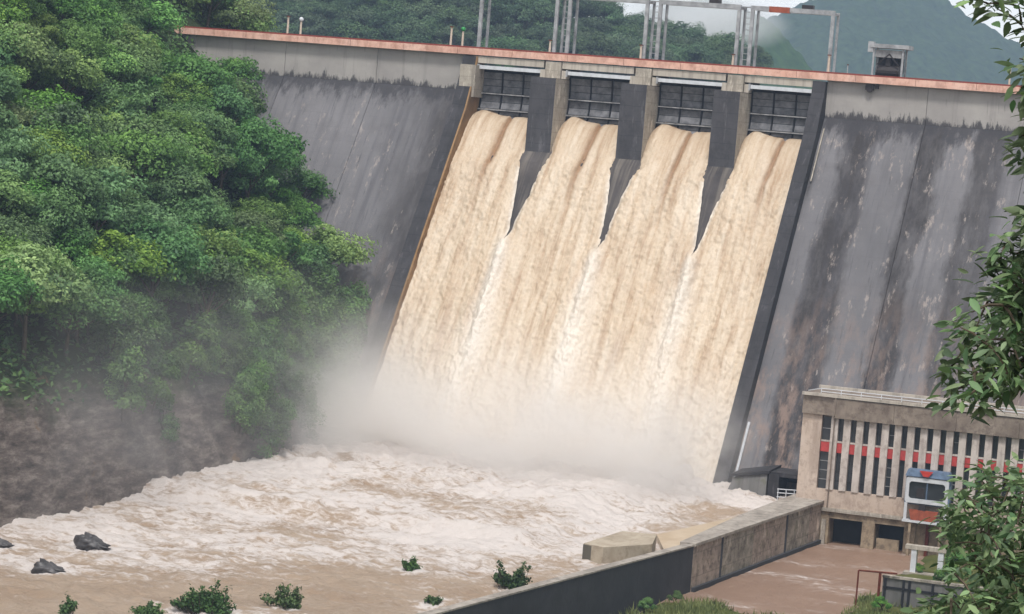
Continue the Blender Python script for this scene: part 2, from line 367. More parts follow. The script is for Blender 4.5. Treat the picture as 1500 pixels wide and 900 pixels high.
# ------------------------------------------------------------------ mesh helpers
class MB:
    def __init__(s): s.v = []; s.f = []
    def add(s, vs, fs):
        o = len(s.v); s.v += [tuple(map(float, p)) for p in vs]; s.f += [tuple(i+o for i in f) for f in fs]; return s
    def hexa(s, p): # 8 points: bottom 4 ccw, top 4 ccw
        return s.add(p, [(3, 2, 1, 0), (4, 5, 6, 7), (0, 1, 5, 4), (1, 2, 6, 5), (2, 3, 7, 6), (3, 0, 4, 7)])
    def box(s, x0, x1, y0, y1, z0, z1):
        return s.hexa([(x0, y0, z0), (x1, y0, z0), (x1, y1, z0), (x0, y1, z0), (x0, y0, z1), (x1, y0, z1), (x1, y1, z1), (x0, y1, z1)])
    def prism_x(s, prof, x0, x1): # profile list of (y,z), extruded along x
        n = len(prof)
        vs = [(x0, y, z) for y, z in prof]+[(x1, y, z) for y, z in prof]
        fs = [tuple(range(n)), tuple(range(2*n-1, n-1, -1))]
        fs += [(i, i+n, (i+1) % n+n, (i+1) % n) for i in range(n)]
        return s.add(vs, fs)
    def prism_z(s, poly, z0, z1):
        n = len(poly)
        zt = z1 if hasattr(z1, '__len__') else [z1]*n
        vs = [(p[0], p[1], z0) for p in poly]+[(p[0], p[1], zt[i]) for i, p in enumerate(poly)]
        fs = [tuple(range(n-1, -1, -1)), tuple(range(n, 2*n))]+[(i, (i+1) % n, (i+1) % n+n, i+n) for i in range(n)]
        return s.add(vs, fs)
    def tube(s, pts, r, n=8):
        pts = [Vector(p) for p in pts]
        rs = r if hasattr(r, '__len__') else [r]*len(pts)
        vs = []; fs = []
        for i, p in enumerate(pts):
            d = (pts[min(i+1, len(pts)-1)]-pts[max(i-1, 0)]).normalized()
            a = d.orthogonal().normalized() if i == 0 else (a-d*a.dot(d)).normalized()
            b = d.cross(a)
            for k in range(n):
                t = 2*math.pi*k/n
                vs.append(p+(a*math.cos(t)+b*math.sin(t))*rs[i])
        for i in range(len(pts)-1):
            for k in range(n):
                fs.append((i*n+k, i*n+(k+1) % n, (i+1)*n+(k+1) % n, (i+1)*n+k))
        fs.append(tuple(range(n-1, -1, -1))); fs.append(tuple(range((len(pts)-1)*n, len(pts)*n)))
        return s.add(vs, fs)
    def bar(s, a, b, t=0.1): return s.tube([a, b], t*0.7071, 4)
    def build(s, name, mat, parent=None, smooth=False):
        o = parent.matrix_basis.translation if parent else Vector((0, 0, 0))
        if parent and parent.parent: o = o+parent.parent.matrix_basis.translation
        me = bpy.data.meshes.new(name)
        me.from_pydata([(x-o.x, y-o.y, z-o.z) for x, y, z in s.v], [], s.f)
        me.materials.append(mat if not isinstance(mat, str) else MT[mat])
        if smooth: me.polygons.foreach_set('use_smooth', [True]*len(me.polygons))
        me.update()
        ob = bpy.data.objects.new(name, me); col.objects.link(ob)
        if parent: ob.parent = parent
        return ob
def npmesh(name, V, F, mat, parent=None, attrs=None, smooth=False):
    me = bpy.data.meshes.new(name)
    V = np.asarray(V, np.float32); F = np.asarray(F, np.int32); k = F.shape[1]
    me.vertices.add(len(V)); me.vertices.foreach_set('co', V.ravel())
    me.loops.add(F.size); me.loops.foreach_set('vertex_index', F.ravel())
    me.polygons.add(len(F)); me.polygons.foreach_set('loop_start', np.arange(0, F.size, k, dtype=np.int32))
    if smooth: me.polygons.foreach_set('use_smooth', np.ones(len(F), bool))
    for nme, (dom, arr) in (attrs or {}).items():
        a = me.attributes.new(nme, 'FLOAT', dom); a.data.foreach_set('value', np.asarray(arr, np.float32).ravel())
    me.materials.append(MT[mat]); me.update(); me.validate()
    ob = bpy.data.objects.new(name, me); col.objects.link(ob)
    if parent: ob.parent = parent
    return ob
def gridfaces(nx, ny, mask=None):
    i = np.arange(nx-1)[:, None]*ny+np.arange(ny-1)[None, :]
    F = np.stack([i, i+ny, i+ny+1, i+1], -1).reshape(-1, 4)
    if mask is not None:
        mk = mask.ravel(); F = F[mk[F].all(1)]
    return F
def thing(name, label, cat, loc=(0, 0, 0), group=None):
    o = bpy.data.objects.new(name, None); col.objects.link(o); o.location = loc
    return tag(o, label, cat, group)
def tag(o, label, cat, group=None):
    o['label'] = label; o['category'] = cat
    if group: o['group'] = group
    return o
def struct(o): o['kind'] = 'structure'; return o
def stuff(o, label=None, cat=None):
    o['kind'] = 'stuff'
    if label: tag(o, label, cat)
    return o
def copy_tree(o, parent=None):
    c = o.copy(); col.objects.link(c)
    if parent: c.parent = parent
    for ch in o.children: copy_tree(ch, c)
    return c

# ================================================================== TERRAIN
def shore(y):
    y = np.asarray(y, float)
    return -22.5 + 1.6*fbm(y*0.07, y*0+3.3, 4, 11) - 3.2*sstep(-62, -34, y) - 0.10*np.clip(-135-y, 0, 999)
def z_left(x, y):
    s = shore(y)-x-1.1*np.clip(np.asarray(y, float)-14, 0, 200)
    hc = 10.5 + 2.5*fbm(np.asarray(x)*0.05, np.asarray(y)*0.06, 3, 21) + 4.0*sstep(-70, -40, y)
    cl = hc*np.clip(s/4.0, 0, 1)**0.75
    up = hc + np.clip(s-4, 0, None)*0.96
    z = np.where(s < 4, np.where(s < 0, np.maximum(s*1.5, -6), cl), up)
    z = np.where(z > 50, 50+(z-50)*0.55, z)
    b = fbm(np.asarray(x)*0.07, np.asarray(y)*0.07, 4, 31)*2.6 + fbm(np.asarray(x)*0.4, np.asarray(y)*0.4+z*0.1, 4, 41)*0.9
    rk = (ridged(np.asarray(x)*0.35+z*0.05, np.asarray(y)*0.22+z*0.25, 4, 45)-0.62)*3.4*np.exp(-((s-3)/4.0)**2)
    return z + (b+rk)*np.clip((s+1)/5, 0, 1)
xs = np.concatenate([np.arange(-260, -60, 4.0), np.arange(-60, -15, 0.75)]); ys = np.concatenate([np.arange(-300, -150, 2.0), np.arange(-150, -20, 0.6), np.arange(-20, 170, 2.0)])
GX, GY = np.meshgrid(xs, ys, indexing='ij')
GZ = z_left(GX, GY)
inside = (GY > -34) & (GX > -45) & (GY < 8)      # keep the slope from poking through the dam
face_z = 46.5+GY/0.75
struct(npmesh('hillside_terrain', np.stack([GX, GY, GZ], -1).reshape(-1, 3), gridfaces(len(xs), len(ys))[:, ::-1], 'hill', smooth=True))

WALL = [(39.2, -42.0), (36.3, -89.0), (29.3, -145.0), (20, -215), (8, -330)]      # right (tailrace) edge of the river wall
def wall_x(y):
    ya = np.array([p[1] for p in WALL])[::-1]; xa = np.array([p[0] for p in WALL])[::-1]
    return np.interp(y, ya, xa)
def z_right(x, y):
    x = np.asarray(x, float); y = np.asarray(y, float)
    d = np.hypot(x-CAM[0], y-CAM[1])
    hill = 41.3-0.215*d
    hill = np.where(d < 9, 41.3-0.215*9+0*d, hill)
    low = -3.75 + 0.012*np.clip(-95-y, 0, 60) + 0.5*fbm(x*0.15, y*0.15, 4, 51)
    bank = -6.5 + 3.1*sstep(49.5, 53.5, x+1.2*fbm(y*0.2, y*0, 3, 7)) + 0.22*np.clip(x-58, 0, 200)
    z = np.where(y > -84, bank, low + 0.20*np.clip(x-56, 0, 200))
    t = sstep(-98, -88, y+2.5*fbm(x*0.2, y*0, 3, 5))
    z = (low+0.2*np.clip(x-56, 0, 200))*(1-t)+bank*t
    k = 2.0; z = np.log(np.exp((z)/k)+np.exp(hill/k))*k
    far = sstep(60, 120, x)*sstep(-250, -100, y)*30
    z = z+far
    return np.where(x < wall_x(y)+0.2, -7.0, z)
xs = np.arange(-60, 330, 2.0); ys = np.arange(-420, -30, 2.0)
GX, GY = np.meshgrid(xs, ys, indexing='ij')
struct(npmesh('right_bank_terrain', np.stack([GX, GY, z_right(GX, GY)], -1).reshape(-1, 3), gridfaces(len(xs), len(ys))[:, ::-1], 'bank', smooth=True))
struct(MB().box(-6000, 6000, -1500, 6500, -9, -8).build('ground', MT['bank']))
struct(MB().add([(-200, 6, 47), (420, 6, 47), (420, 420, 47), (-200, 420, 47)], [(0, 1, 2, 3)]).build('reservoir_water', MT['river']))

# ================================================================== DAM
XC, PIT, HB = 0.95, 12.85, 4.65
BAYS = [XC+(i-1.5)*PIT for i in range(4)]
PIERS = [XC+(i-1)*PIT for i in range(3)]
XL, XR = BAYS[0]-HB, BAYS[3]+HB-0.6
K = 0.75
fy = lambda z: -(46.5-z)*K
dam = thing('gravity_dam', 'tall grey concrete gravity dam with four-bay spillway and salmon crest parapet', 'dam', (0, 0, 0))
def face_block(x0, x1):
    MB().prism_x([(fy(-7), -7), (9, -7), (9, 46.5), (0, 46.5)], x0, x1).build('dam_block', 'face', dam)
    MB().prism_x([(0.02, 46.52), (7, 46.52), (7, 51.6), (0.02, 51.6)], x0, x1).build('crest_wall', 'crest_wall', dam)
xb = XL-2.2
for wdt in (13, 14, 14, 14, 14): face_block(xb-wdt+0.06, xb); xb -= wdt
xb = XR+1.8
for wdt in (13.5, 14, 14, 14, 14, 14): face_block(xb, xb+wdt-0.06); xb += wdt
# ogee spillway body
MB().prism_x([(fy(-7), -7), (9, -7), (9, 38), (4, 41.2), (1.5, 42.0), (-0.5, 41.8), (-2.2, 41.0), (-3.8, 39.8), (fy(37.5)-0.1, 37.5)], XL-0.1, XR+0.1).build('spillway_body', 'spill_conc', dam)
for p in PIERS:
    MB().prism_x([(-5.6, 37.0), (-5.0, 38.8), (-4.9, 48.9), (-0.45, 48.9), (8, 48.9), (8, 37.0)], p-1.775, p+1.775).build('pier', 'light_conc', dam)
    MB().prism_x([(-5.66, 36.9), (-5.06, 38.7), (-4.96, 48.95), (-4.55, 48.95), (-4.6, 36.9)], p-1.80, p+1.76).build('pier_nose', 'pier_conc', dam)  # dark front skin; the lit look of the sides is put into the colours
    MB().box(p-1.1, p+1.1, -1.2, 0.6, 48.98, 51.2).build('pier_pedestal', 'light_conc', dam)
    for sx in (-1, 1): MB().box(p+sx*1.55-0.35, p+sx*1.55+0.35, -0.9, 0.5, 48.98, 50.1).build('bearing_block', 'beam_conc', dam)
    MB().box(p-1.6, p+1.6, 0.7, 6, 48.9, 51.2).build('pier_cap', 'dark_conc', dam)
# training walls following the slope
def train(x0, x1, mat, name='training_wall', up=2.1):
    prof = [(-0.9, 51.2), (-1.2, 49.6), (-2.2, 47.6)]+[(fy(z)-up, z) for z in (44, 38, 20, -7)]+[(fy(-7)+1.5, -7), (2.0, 44), (2.0, 51.2)]
    return MB().prism_x(prof, x0, x1).build(name, mat, dam)
train(XL-2.2, XL-0.25, 'dark_conc'); train(XL-0.25, XL, 'wet_edge', 'wall_coping', 2.15)
train(XR, XR+1.75, 'dark_conc')
MB().box(XL-1.9, XL+0.35, -2.5, 1.2, 45.6, 50.0).build('abutment_pilaster', 'light_conc', dam)
# lighter wall end face and pipe along the right training wall
MB().tube([(XR+2.2, fy(z)-0.45, z) for z in (45.0, 42, 38)], 0.09, 6).build('drain_pipe', 'light_conc', dam)
MB().tube([(XR+2.2, fy(z)-0.45, z) for z in (8, 2.6, -1.5)], 0.17, 6).build('drain_pipe', 'white_steel', dam)
# bridge beams across the bays, deck and parapet
for b in BAYS:
    MB().box(b-HB-0.6, b+HB+0.3, -0.75, 0.3, 50.35, 51.25).build('bridge_beam', 'beam_conc', dam)
    MB().box(b-HB, b+HB, 0.35, 6.5, 50.6, 51.25).build('bridge_slab', 'dark_conc', dam)
MB().box(-98, 110, 0.25, 7.4, 51.62, 51.9).build('crest_road', 'asphalt', dam)
x = -98.0
while x < 108:
    MB().box(x, x+7.95, -0.95, 0.22, 51.4, 52.3).build('parapet', 'parapet', dam); x += 8.0
MB().box(-98, 110, -0.6, -0.1, 52.31, 52.52).build('parapet_coping', 'red_rail', dam)
MB().box(-98, 110, 7.45, 7.9, 51.6, 52.5).build('upstream_parapet', 'parapet', dam)

# toe block, dark recess next to the power house
tb = thing('toe_block', 'grey concrete buttress block with mossy foot beside the training wall', 'concrete block', (29, -38, -3))
MB().hexa([(25.0, -39.6, -4), (31.6, -39.6, -4), (31.6, -33, -4), (25.0, -33, -4), (27.3, -38.0, 2.1), (31.4, -38.0, 3.0), (31.4, -31.5, 3.2), (27.3, -31.5, 2.3)]).build('block', 'toe_conc', tb)
MB().hexa([(26.9, -38.3, 2.14), (31.7, -38.3, 3.04), (31.7, -31.5, 3.24), (26.9, -31.5, 2.34), (26.9, -38.3, 2.45), (31.7, -38.3, 3.4), (31.7, -31.5, 3.6), (26.9, -31.5, 2.65)]).build('cap_slab', 'dark_conc', tb)
MB().box(31.62, 32.9, -38.2, -33, -4, 3.0).build('side_wall', 'dark_conc', tb)
lk = thing('link_roof', 'dark flat roof slab bridging from toe block to power house', 'roof slab', (34, -36, 2))
MB().box(31.75, 36.4, -38.0, -31, 2.75, 3.25).build('slab', 'dark_conc', lk)
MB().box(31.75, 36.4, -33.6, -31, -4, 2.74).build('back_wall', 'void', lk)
rl = thing('walkway_railing', 'short white pipe railing in the gap beside the power house', 'railing', (34, -38.5, 0))
for z in (0.55, 1.05, 1.5): MB().tube([(32.9, -38.6, z-0.15), (36.0, -38.6, z)], 0.06, 6).build('rail', 'white_steel', rl)
for xx in (33.0, 34.0, 35.0, 35.9): MB().tube([(xx, -38.6, -0.4), (xx, -38.6, 1.45)], 0.06, 6).build('post', 'white_steel', rl)

# ================================================================== SPILLWAY GATES
def make_gate():
    g = thing('radial_gate', '', 'spillway gate', (0, 0.4, 42.4), 'four radial gates of the spillway')
    # leaf: cylinder arc, convex upstream, seen from its concave downstream side
    Rr = 9.0; zc = 47.0
    arc = lambda z: 0.4+math.sqrt(Rr*Rr-(z-zc)**2)-Rr+1.2
    zs = np.linspace(42.6, 49.6, 13)
    v = []; f = []
    for z in zs: v += [(-HB+0.05, arc(z), z), (HB-0.05, arc(z), z)]
    for i in range(len(zs)-1): f.append((2*i, 2*i+1, 2*i+3, 2*i+2))
    MB().add(v, f).build('skin_plate', 'gate_dark', g)
    colx = np.linspace(-HB+0.1, HB-0.1, 4); rows = [42.7, 44.1, 46.3, 49.4]
    for r in range(3):
        for c in range(3):
            x0, x1 = colx[c]+0.14, colx[c+1]-0.14; z0, z1 = rows[r]+0.14, rows[r+1]-0.14
            mb = MB(); nst = max(2, int((z1-z0)/0.75))
            for k in range(nst):
                a = z0+(z1-z0)*k/nst; b = z0+(z1-z0)*(k+1)/nst-0.07
                mb.hexa([(x0, arc(a)-0.34, a), (x1, arc(a)-0.34, a), (x1, arc(a)-0.05, a), (x0, arc(a)-0.05, a),
                         (x0, arc(b)-0.28, b), (x1, arc(b)-0.28, b), (x1, arc(b)-0.05, b), (x0, arc(b)-0.05, b)])
            mb.build('panel', 'gate', g)
    for z in rows[1:3]: MB().box(-HB+0.1, HB-0.1, arc(z)-1.0, arc(z)-0.06, z-0.12, z+0.06).build('girder', 'gate_light', g)  # girders paler than the panels: their lit look is put into the colour
    for xx in colx: 
        mb = MB()
        for i in range(len(zs)-1):
            a, b = zs[i], zs[i+1]
            mb.hexa([(xx-0.05, arc(a)-0.45, a), (xx+0.05, arc(a)-0.45, a), (xx+0.05, arc(a)-0.02, a), (xx-0.05, arc(a)-0.02, a),
                     (xx-0.05, arc(b)-0.45, b), (xx+0.05, arc(b)-0.45, b), (xx+0.05, arc(b)-0.02, b), (xx-0.05, arc(b)-0.02, b)])
        mb.build('rib', 'gate_dark', g)
    MB().box(-HB+0.3, HB-0.1, -0.95, -0.2, 49.55, 50.05).build('hoist_beam', 'white_steel', g)
    MB().box(-HB+0.05, -HB+0.28, -1.1, 0.3, 49.3, 50.2).build('hoist_drum', 'steel', g)
    return g
g0 = make_gate()
gl = ['dark steel radial gate in the spillway bay nearest the forested bank', 'dark steel radial gate in the second spillway bay from the forested bank',
      'dark steel radial gate in the second spillway bay from the power house side', 'dark steel radial gate in the spillway bay nearest the power house side']
for i, b in enumerate(BAYS):
    g = g0 if i == 0 else copy_tree(g0)
    g.location.x = b; g['label'] = gl[i]

# ================================================================== HOIST PORTALS on the crest
DK = 51.9
def make_portal(full=True):
    p = thing('hoist_portal', '', 'gantry', (0, 2.5, DK), 'hoist portals over the spillway gates')
    H = 60.3
    for j, yy in enumerate((1.4, 4.6)):
        t = 0.46 if j == 0 else 0.32
        for sx in (-1, 1): MB().box(sx*5.5-t/2, sx*5.5+t/2, yy-t/2, yy+t/2, DK, H-t/2).build('post', 'steel', p)
        MB().box(-5.5-t/2, 5.5+t/2, yy-t/2-0.01, yy+t/2+0.01, H-t/2, H+t*0.8).build('beam', 'steel', p)
    for sx in (-1, 1):
        MB().box(sx*5.5-0.1, sx*5.5+0.1, 1.6, 4.45, H-0.1, H+0.1).build('cross_beam', 'steel', p)
    MB().box(-5.3, 5.3, 2.7, 3.3, H+0.12, H+0.4).build('trolley_rail', 'steel', p)
    tb_ = MB().box(0.9, 2.4, 2.5, 3.5, H+0.42, H+0.95).build('hoist_trolley', 'machine', p)
    return p
p0 = make_portal()
pl = ['grey steel hoist portal over the gate bay nearest the forested bank', 'grey steel hoist portal over the second gate bay from the forested bank',
      'grey steel hoist portal over the second gate bay from the power house side', 'grey steel hoist portal with a rust-orange beam section, nearest the winch frame']
for i, b in enumerate(BAYS):
    p = p0 if i == 0 else copy_tree(p0)
    p.location.x = b; p['label'] = pl[i]
    if i == 3:
        ob = MB().box(BAYS[3]-3.2, BAYS[3]-0.4, 1.05, 1.75, 59.95, 60.72).build('orange_beam_section', 'orange_beam', None)
        ob.location = (-b, -2.5, -DK); ob.parent = p
# catwalk ladders between neighbouring portals
for i in range(3):
    xm = (BAYS[i]+BAYS[i+1])/2
    t = thing('lattice_walkway', 'light steel lattice ladder between portals above the %s pier' % ['first', 'middle', 'last'][i], 'lattice ladder', (xm, 3, DK), 'lattice ladders between the hoist portals')
    for sx in (-0.38, 0.38): MB().box(xm+sx-0.05, xm+sx+0.05, 2.95, 3.05, DK, 60.4).build('stile', 'steel', t)
    for k in range(10): MB().box(xm-0.33, xm+0.33, 2.97, 3.03, DK+0.7+k*0.8, DK+0.78+k*0.8).build('rung', 'steel', t)
    MB().box(xm-0.9, xm+0.9, 2.6, 3.4, 60.42, 60.55).build('platform', 'steel', t)
# crane / trash rake hut
ck = thing('winch_frame', 'small pale steel frame with roof beam and dark winch on the crest', 'winch', (33.6, 3, DK))
for xx in (31.5, 35.4):
    for yy in (2.0, 4.4): MB().box(xx-0.13, xx+0.13, yy-0.13, yy+0.13, DK, 56.2).build('post', 'steel', ck)
MB().box(31.0, 36.2, 1.6, 4.8, 56.22, 56.75).build('roof_beam', 'steel', ck)
MB().box(31.7, 35.2, 2.0, 4.4, 55.0, 56.0).build('girder', 'gate_light', ck)
MB().box(31.8, 35.1, 2.6, 4.2, DK, 53.0).build('machine_base', 'machine', ck)
MB().box(31.7, 35.2, 4.25, 4.35, 53.0, 55.0).build('back_plate', 'machine', ck)
MB().box(30.7, 31.4, 1.7, 3.0, 55.6, 57.0).build('sheave_box', 'steel', ck)
MB().tube([(32.0, 3, 53.2), (35.0, 3, 53.2)], 0.85, 14).build('winch_drum', 'machine', ck)
MB().box(33.1, 33.7, 2.4, 3.6, 53.9, 55.2).build('motor', 'machine', ck)
MB().bar((32.0, 2.0, 54.0), (33.6, 2.0, 55.5), 0.14).build('brace', 'machine', ck)
MB().bar((34.9, 2.0, 54.0), (33.6, 2.0, 55.5), 0.14).build('brace', 'machine', ck)
hb = thing('cable_pulley', 'dark pulley block hanging under the crest parapet below the winch frame', 'pulley', (32.2, -0.4, 50.4))
MB().box(31.3, 32.4, -0.55, 0.0, 50.5, 51.25).build('block', 'machine', hb); MB().tube([(31.85, -0.6, 50.6), (31.85, -0.3, 50.6)], 0.4, 12).build('wheel', 'machine', hb)
MB().box(32.6, 33.0, -0.5, 0.0, 50.75, 51.25).build('bracket', 'machine', hb)
# lamp posts, marker posts
def marker(u, v0, h, label, head=None, r=0.17, mat='ivory', group=None):
    b = aty(u, v0, 0.8); zb = 51.9
    t = thing('marker_post', label, 'post', (b[0], 0.8, zb), group)
    MB().tube([(b[0], 0.8, zb), (b[0], 0.8, zb+h*0.5), (b[0], 0.8, zb+h)], [r, r*0.9, r*0.8], 8).build('post', mat, t)
    MB().box(b[0]-r*1.6, b[0]+r*1.6, 0.8-r*1.6, 0.8+r*1.6, zb, zb+0.25).build('base', 'light_conc', t)
    if head:
        mb = MB(); n = 10
        for i in range(7):
            a = math.pi*i/6
            mb.v += [(b[0]+0.34*math.sin(a)*math.cos(2*math.pi*k/n), 0.8+0.34*math.sin(a)*math.sin(2*math.pi*k/n), zb+h+0.25-0.34*math.cos(a)) for k in range(n)]
        mb.f = [(i*n+k, i*n+(k+1) % n, (i+1)*n+(k+1) % n, (i+1)*n+k) for i in range(6) for k in range(n)]
        mb.build('lamp_head', head, t, True)
    else: MB().box(b[0]-r*1.3, b[0]+r*1.3, 0.8-r*1.3, 0.8+r*1.3, zb+h, zb+h+0.12).build('cap', 'rust', t)
    return t
marker(421, 49, 3.0, 'ivory crest post with rusty cap next to the white globe lamp')
marker(440, 50, 2.5, 'ivory crest post carrying a white globe lamp', 'white_steel')
marker(660, 66, 3.1, 'ivory crest post standing beside the green globe lamp')
marker(677, 67, 2.7, 'ivory crest post carrying a green globe lamp', 'lamp_green')
marker(805, 76, 2.2, 'short ivory post at the foot of the portal nearest the forested bank')
marker(938, 86, 2.4, 'short ivory post at the lattice ladder above the middle pier')
marker(1073, 95, 2.0, 'short ivory post at the lattice ladder above the last pier')
marker(1213, 106, 2.8, 'ivory post against the portal with the rust-orange beam')
marker(1241, 108, 1.7, 'thin grey post between the last portal and the winch frame', None, 0.08, 'steel')
marker(1478, 126, 3.1, 'slim ivory post far along the crest beyond the winch frame', None, 0.14)

# ================================================================== POWER HOUSE
ph = thing('power_house', 'beige power house with tall fins, dark window slits and a red band', 'building', (50, -42, -4.5))
PX0, PX1, PY = 36.0, 78.0, -42.0
MB().box(PX0+0.1, PX1, PY+0.75, -33.5, 0.3, 13.3).build('wall', 'ph_beige', ph)
MB().box(PX0, 38.35, PY, PY+0.74, 0.3, 11.2).build('end_pilaster', 'ph_beige', ph)
MB().box(38.36, PX1, PY+0.02, PY+0.74, 0.3, 2.45).build('lower_wall', 'ph_beige', ph)
MB().box(PX0-0.12, PX1, PY-0.25, PY+0.9, -0.12, 0.28).build('ledge', 'light_conc', ph)
MB().box(PX0-0.05, 39.6, PY-0.35, PY+0.74, 11.22, 13.4).build('fascia_end', 'ph_fascia', ph)
xx = 39.62
while xx < PX1: MB().box(xx, xx+7.3, PY-0.55, PY+0.74, 11.0, 13.3).build('fascia_panel', 'ph_fascia', ph); xx += 7.33
MB().box(PX0-0.1, PX1, PY-0.6, -33.6, 13.42, 13.62).build('roof_slab', 'ph_fascia', ph)
MB().box(PX0-0.15, PX1, PY-0.68, PY-0.3, 13.40, 13.74).build('roof_edge', 'beam_conc', ph)
MB().box(PX0-0.15, PX1, -33.8, -33.3, 13.40, 13.95).build('roof_kerb', 'beam_conc', ph)
NW = 25; P0 = 38.4; PW = 1.52
for i in range(NW+1):
    x0 = P0+i*PW
    if i > 0: MB().box(x0-0.42, x0+0.42, PY-0.12, PY+0.74, 2.46, 10.98).build('fin', 'ph_fin', ph)
    if i == NW: break
    a, b = x0+(0.43 if i else 0.0), x0+PW-0.43
    for z0, z1 in ((8.25, 10.97), (2.47, 6.85)):
        wd = MB().box(a, b, PY+0.50, PY+0.56, z0, z1).build('window', 'glass', ph)
        n = 2 if z1-z0 < 3 else 4
        for k in range(1, n):
            zz = z0+(z1-z0)*k/n; MB().box(a, b, PY+0.44, PY+0.495, zz-0.04, zz+0.04).build('transom', 'gate_light' if (i*3) % 5 == 0 else 'gate_dark', wd)
    MB().box(a, b, PY+0.15, PY+0.72, 6.87, 8.05).build('red_panel', 'red_panel', ph)
    MB().box(a, b, PY+0.10, PY+0.72, 8.06, 8.23).build('sill', 'ph_fin', ph)
# roof railing
for z in (13.95, 14.3): MB().tube([(PX0+2, PY-0.2, z), (PX1, PY-0.2, z)], 0.05, 6).build('roof_rail', 'white_steel', ph)
MB().tube([(PX0+2, PY-0.2, 14.3), (PX0+0.1, PY+1.5, 13.75)], 0.06, 6).build('roof_rail', 'white_steel', ph)
xx = PX0+2
while xx < PX1: MB().tube([(xx, PY-0.2, 13.6), (xx, PY-0.2, 14.3)], 0.05, 6).build('rail_post', 'white_steel', ph); xx += 2.4
# rain pipe on the façade
MB().tube([(39.9, PY-0.62, 13.4), (39.9, PY-0.62, 11.3), (39.9, PY-0.25, 10.9), (39.9, PY-0.25, 0.4)], 0.10, 6).build('rain_pipe', 'ph_fascia', ph)
# draft tube deck
MB().box(PX0+0.6, 40.2, PY+0.05, PY+4, -6, -0.14).build('draft_tube_pier', 'ph_low', ph)
MB().box(44.2, 45.7, PY+0.05, PY+4, -6, -0.14).build('draft_tube_pier', 'ph_low', ph)
MB().box(49.2, PX1, PY+0.05, PY+4, -6, -0.14).build('draft_tube_wall', 'ph_low', ph)
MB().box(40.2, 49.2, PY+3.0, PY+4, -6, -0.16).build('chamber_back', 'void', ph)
for a, b in ((40.21, 44.19), (45.71, 49.19)): MB().box(a, b, PY+0.1, PY+0.5, -0.9, -0.15).build('lintel', 'ph_low', ph)
MB().box(45.9, 48.6, PY+0.7, PY+1.2, -6, -2.7).build('stop_log', 'ph_low', ph)
MB().box(39.4, 39.9, PY-0.35, PY+0.04, -5.5, -1.1).build('gate_guide', 'light_conc', ph)
for k in range(3): MB().box(50.2+k*1.6, 50.6+k*1.6, PY-0.3, PY+0.04, -5.5, -0.2).build('wall_rib', 'ph_low' if k != 1 else 'rust', ph)
# blue and white hoist cab in front of the fins
cb = thing('hoist_cab', 'blue and white hoist cabin with rounded window and red top on the power house deck', 'hoist cabin', (51.6, -44, 0.3))
CX0, CX1, CY = 49.3, 54.3, -43.9
def rrect(x0, x1, z0, z1, r, n=6):
    pts = []
    for cx, cz, a0 in ((x1-r, z1-r, 0), (x0+r, z1-r, 90), (x0+r, z0+r, 180), (x1-r, z0+r, 270)):
        for k in range(n+1):
            a = R_(a0+90*k/n); pts.append((cx+r*math.cos(a), cz+r*math.sin(a)))
    return pts
o1 = rrect(CX0, CX1, 2.3, 5.3, 0.3); i1 = rrect(CX0+0.4, CX1-0.4, 2.8, 4.8, 0.35)
mb = MB(); n = len(o1)
mb.add([(x, CY, z) for x, z in o1]+[(x, CY, z) for x, z in i1]+[(x, CY+0.35, z) for x, z in o1]+[(x, CY+0.35, z) for x, z in i1],
       [(i, (i+1) % n, n+(i+1) % n, n+i) for i in range(n)]+[(i, (i+1) % n, 2*n+(i+1) % n, 2*n+i) for i in range(n)]+[(n+i, n+(i+1) % n, 3*n+(i+1) % n, 3*n+i) for i in range(n)])
mb.build('window_frame', 'white_steel', cb)
MB().box(CX0+0.3, CX1-0.3, CY+0.25, CY+0.3, 2.6, 5.0).build('window', 'glass', cb)
MB().box(51.7, 51.85, CY+0.1, CY+0.24, 2.8, 4.8).build('mullion', 'blue', cb)
MB().box(50.6, 51.5, CY+0.15, CY+0.24, 3.0, 4.1).build('control_desk', 'machine', cb)
MB().box(CX0-0.1, CX1+0.15, CY+0.36, CY+1.5, 2.1, 5.35).build('cab_body', 'blue', cb)
MB().hexa([(CX0-0.15, CY-0.1, 5.4), (CX1+0.2, CY-0.1, 5.4), (CX1+0.2, CY+1.6, 5.4), (CX0-0.15, CY+1.6, 5.4), (CX0+0.1, CY+0.1, 6.2), (CX1-0.1, CY+0.1, 6.2), (CX1-0.1, CY+1.5, 6.2), (CX0+0.1, CY+1.5, 6.2)]).build('roof', 'blue', cb)
MB().hexa([(51.3, CY-0.25, 5.5), (51.9, CY-0.25, 5.5), (51.9, CY-0.12, 5.5), (51.3, CY-0.12, 5.5), (50.8, CY-0.25, 6.15), (52.4, CY-0.25, 6.15), (52.4, CY-0.12, 6.15), (50.8, CY-0.12, 6.15)]).build('red_badge', 'red_paint', cb)
for xx in (CX0, CX1-0.35): MB().box(xx, xx+0.35, CY, CY+0.35, 0.3, 2.28).build('leg', 'white_steel', cb)
MB().box(CX0-0.1, CX1+0.1, CY-0.1, CY+1.6, 0.02, 0.28).build('deck_plate', 'white_steel', cb)
MB().hexa([(50.2, CY, 0.3), (53.0, CY, 0.3), (53.0, CY+0.5, 0.3), (50.2, CY+0.5, 0.3), (49.9, CY, 1.5), (53.3, CY, 1.5), (53.3, CY+0.5, 1.5), (49.9, CY+0.5, 1.5)]).build('orange_bucket', 'orange_beam', cb)
MB().box(51.0, 51.8, CY+0.02, CY+0.4, 1.5, 2.2).build('hook_block', 'machine', cb)
for xx in (50.0, 53.6): MB().box(xx, xx+0.3, CY, CY+0.4, -5, 0.0).build('support_post', 'ph_low', cb)

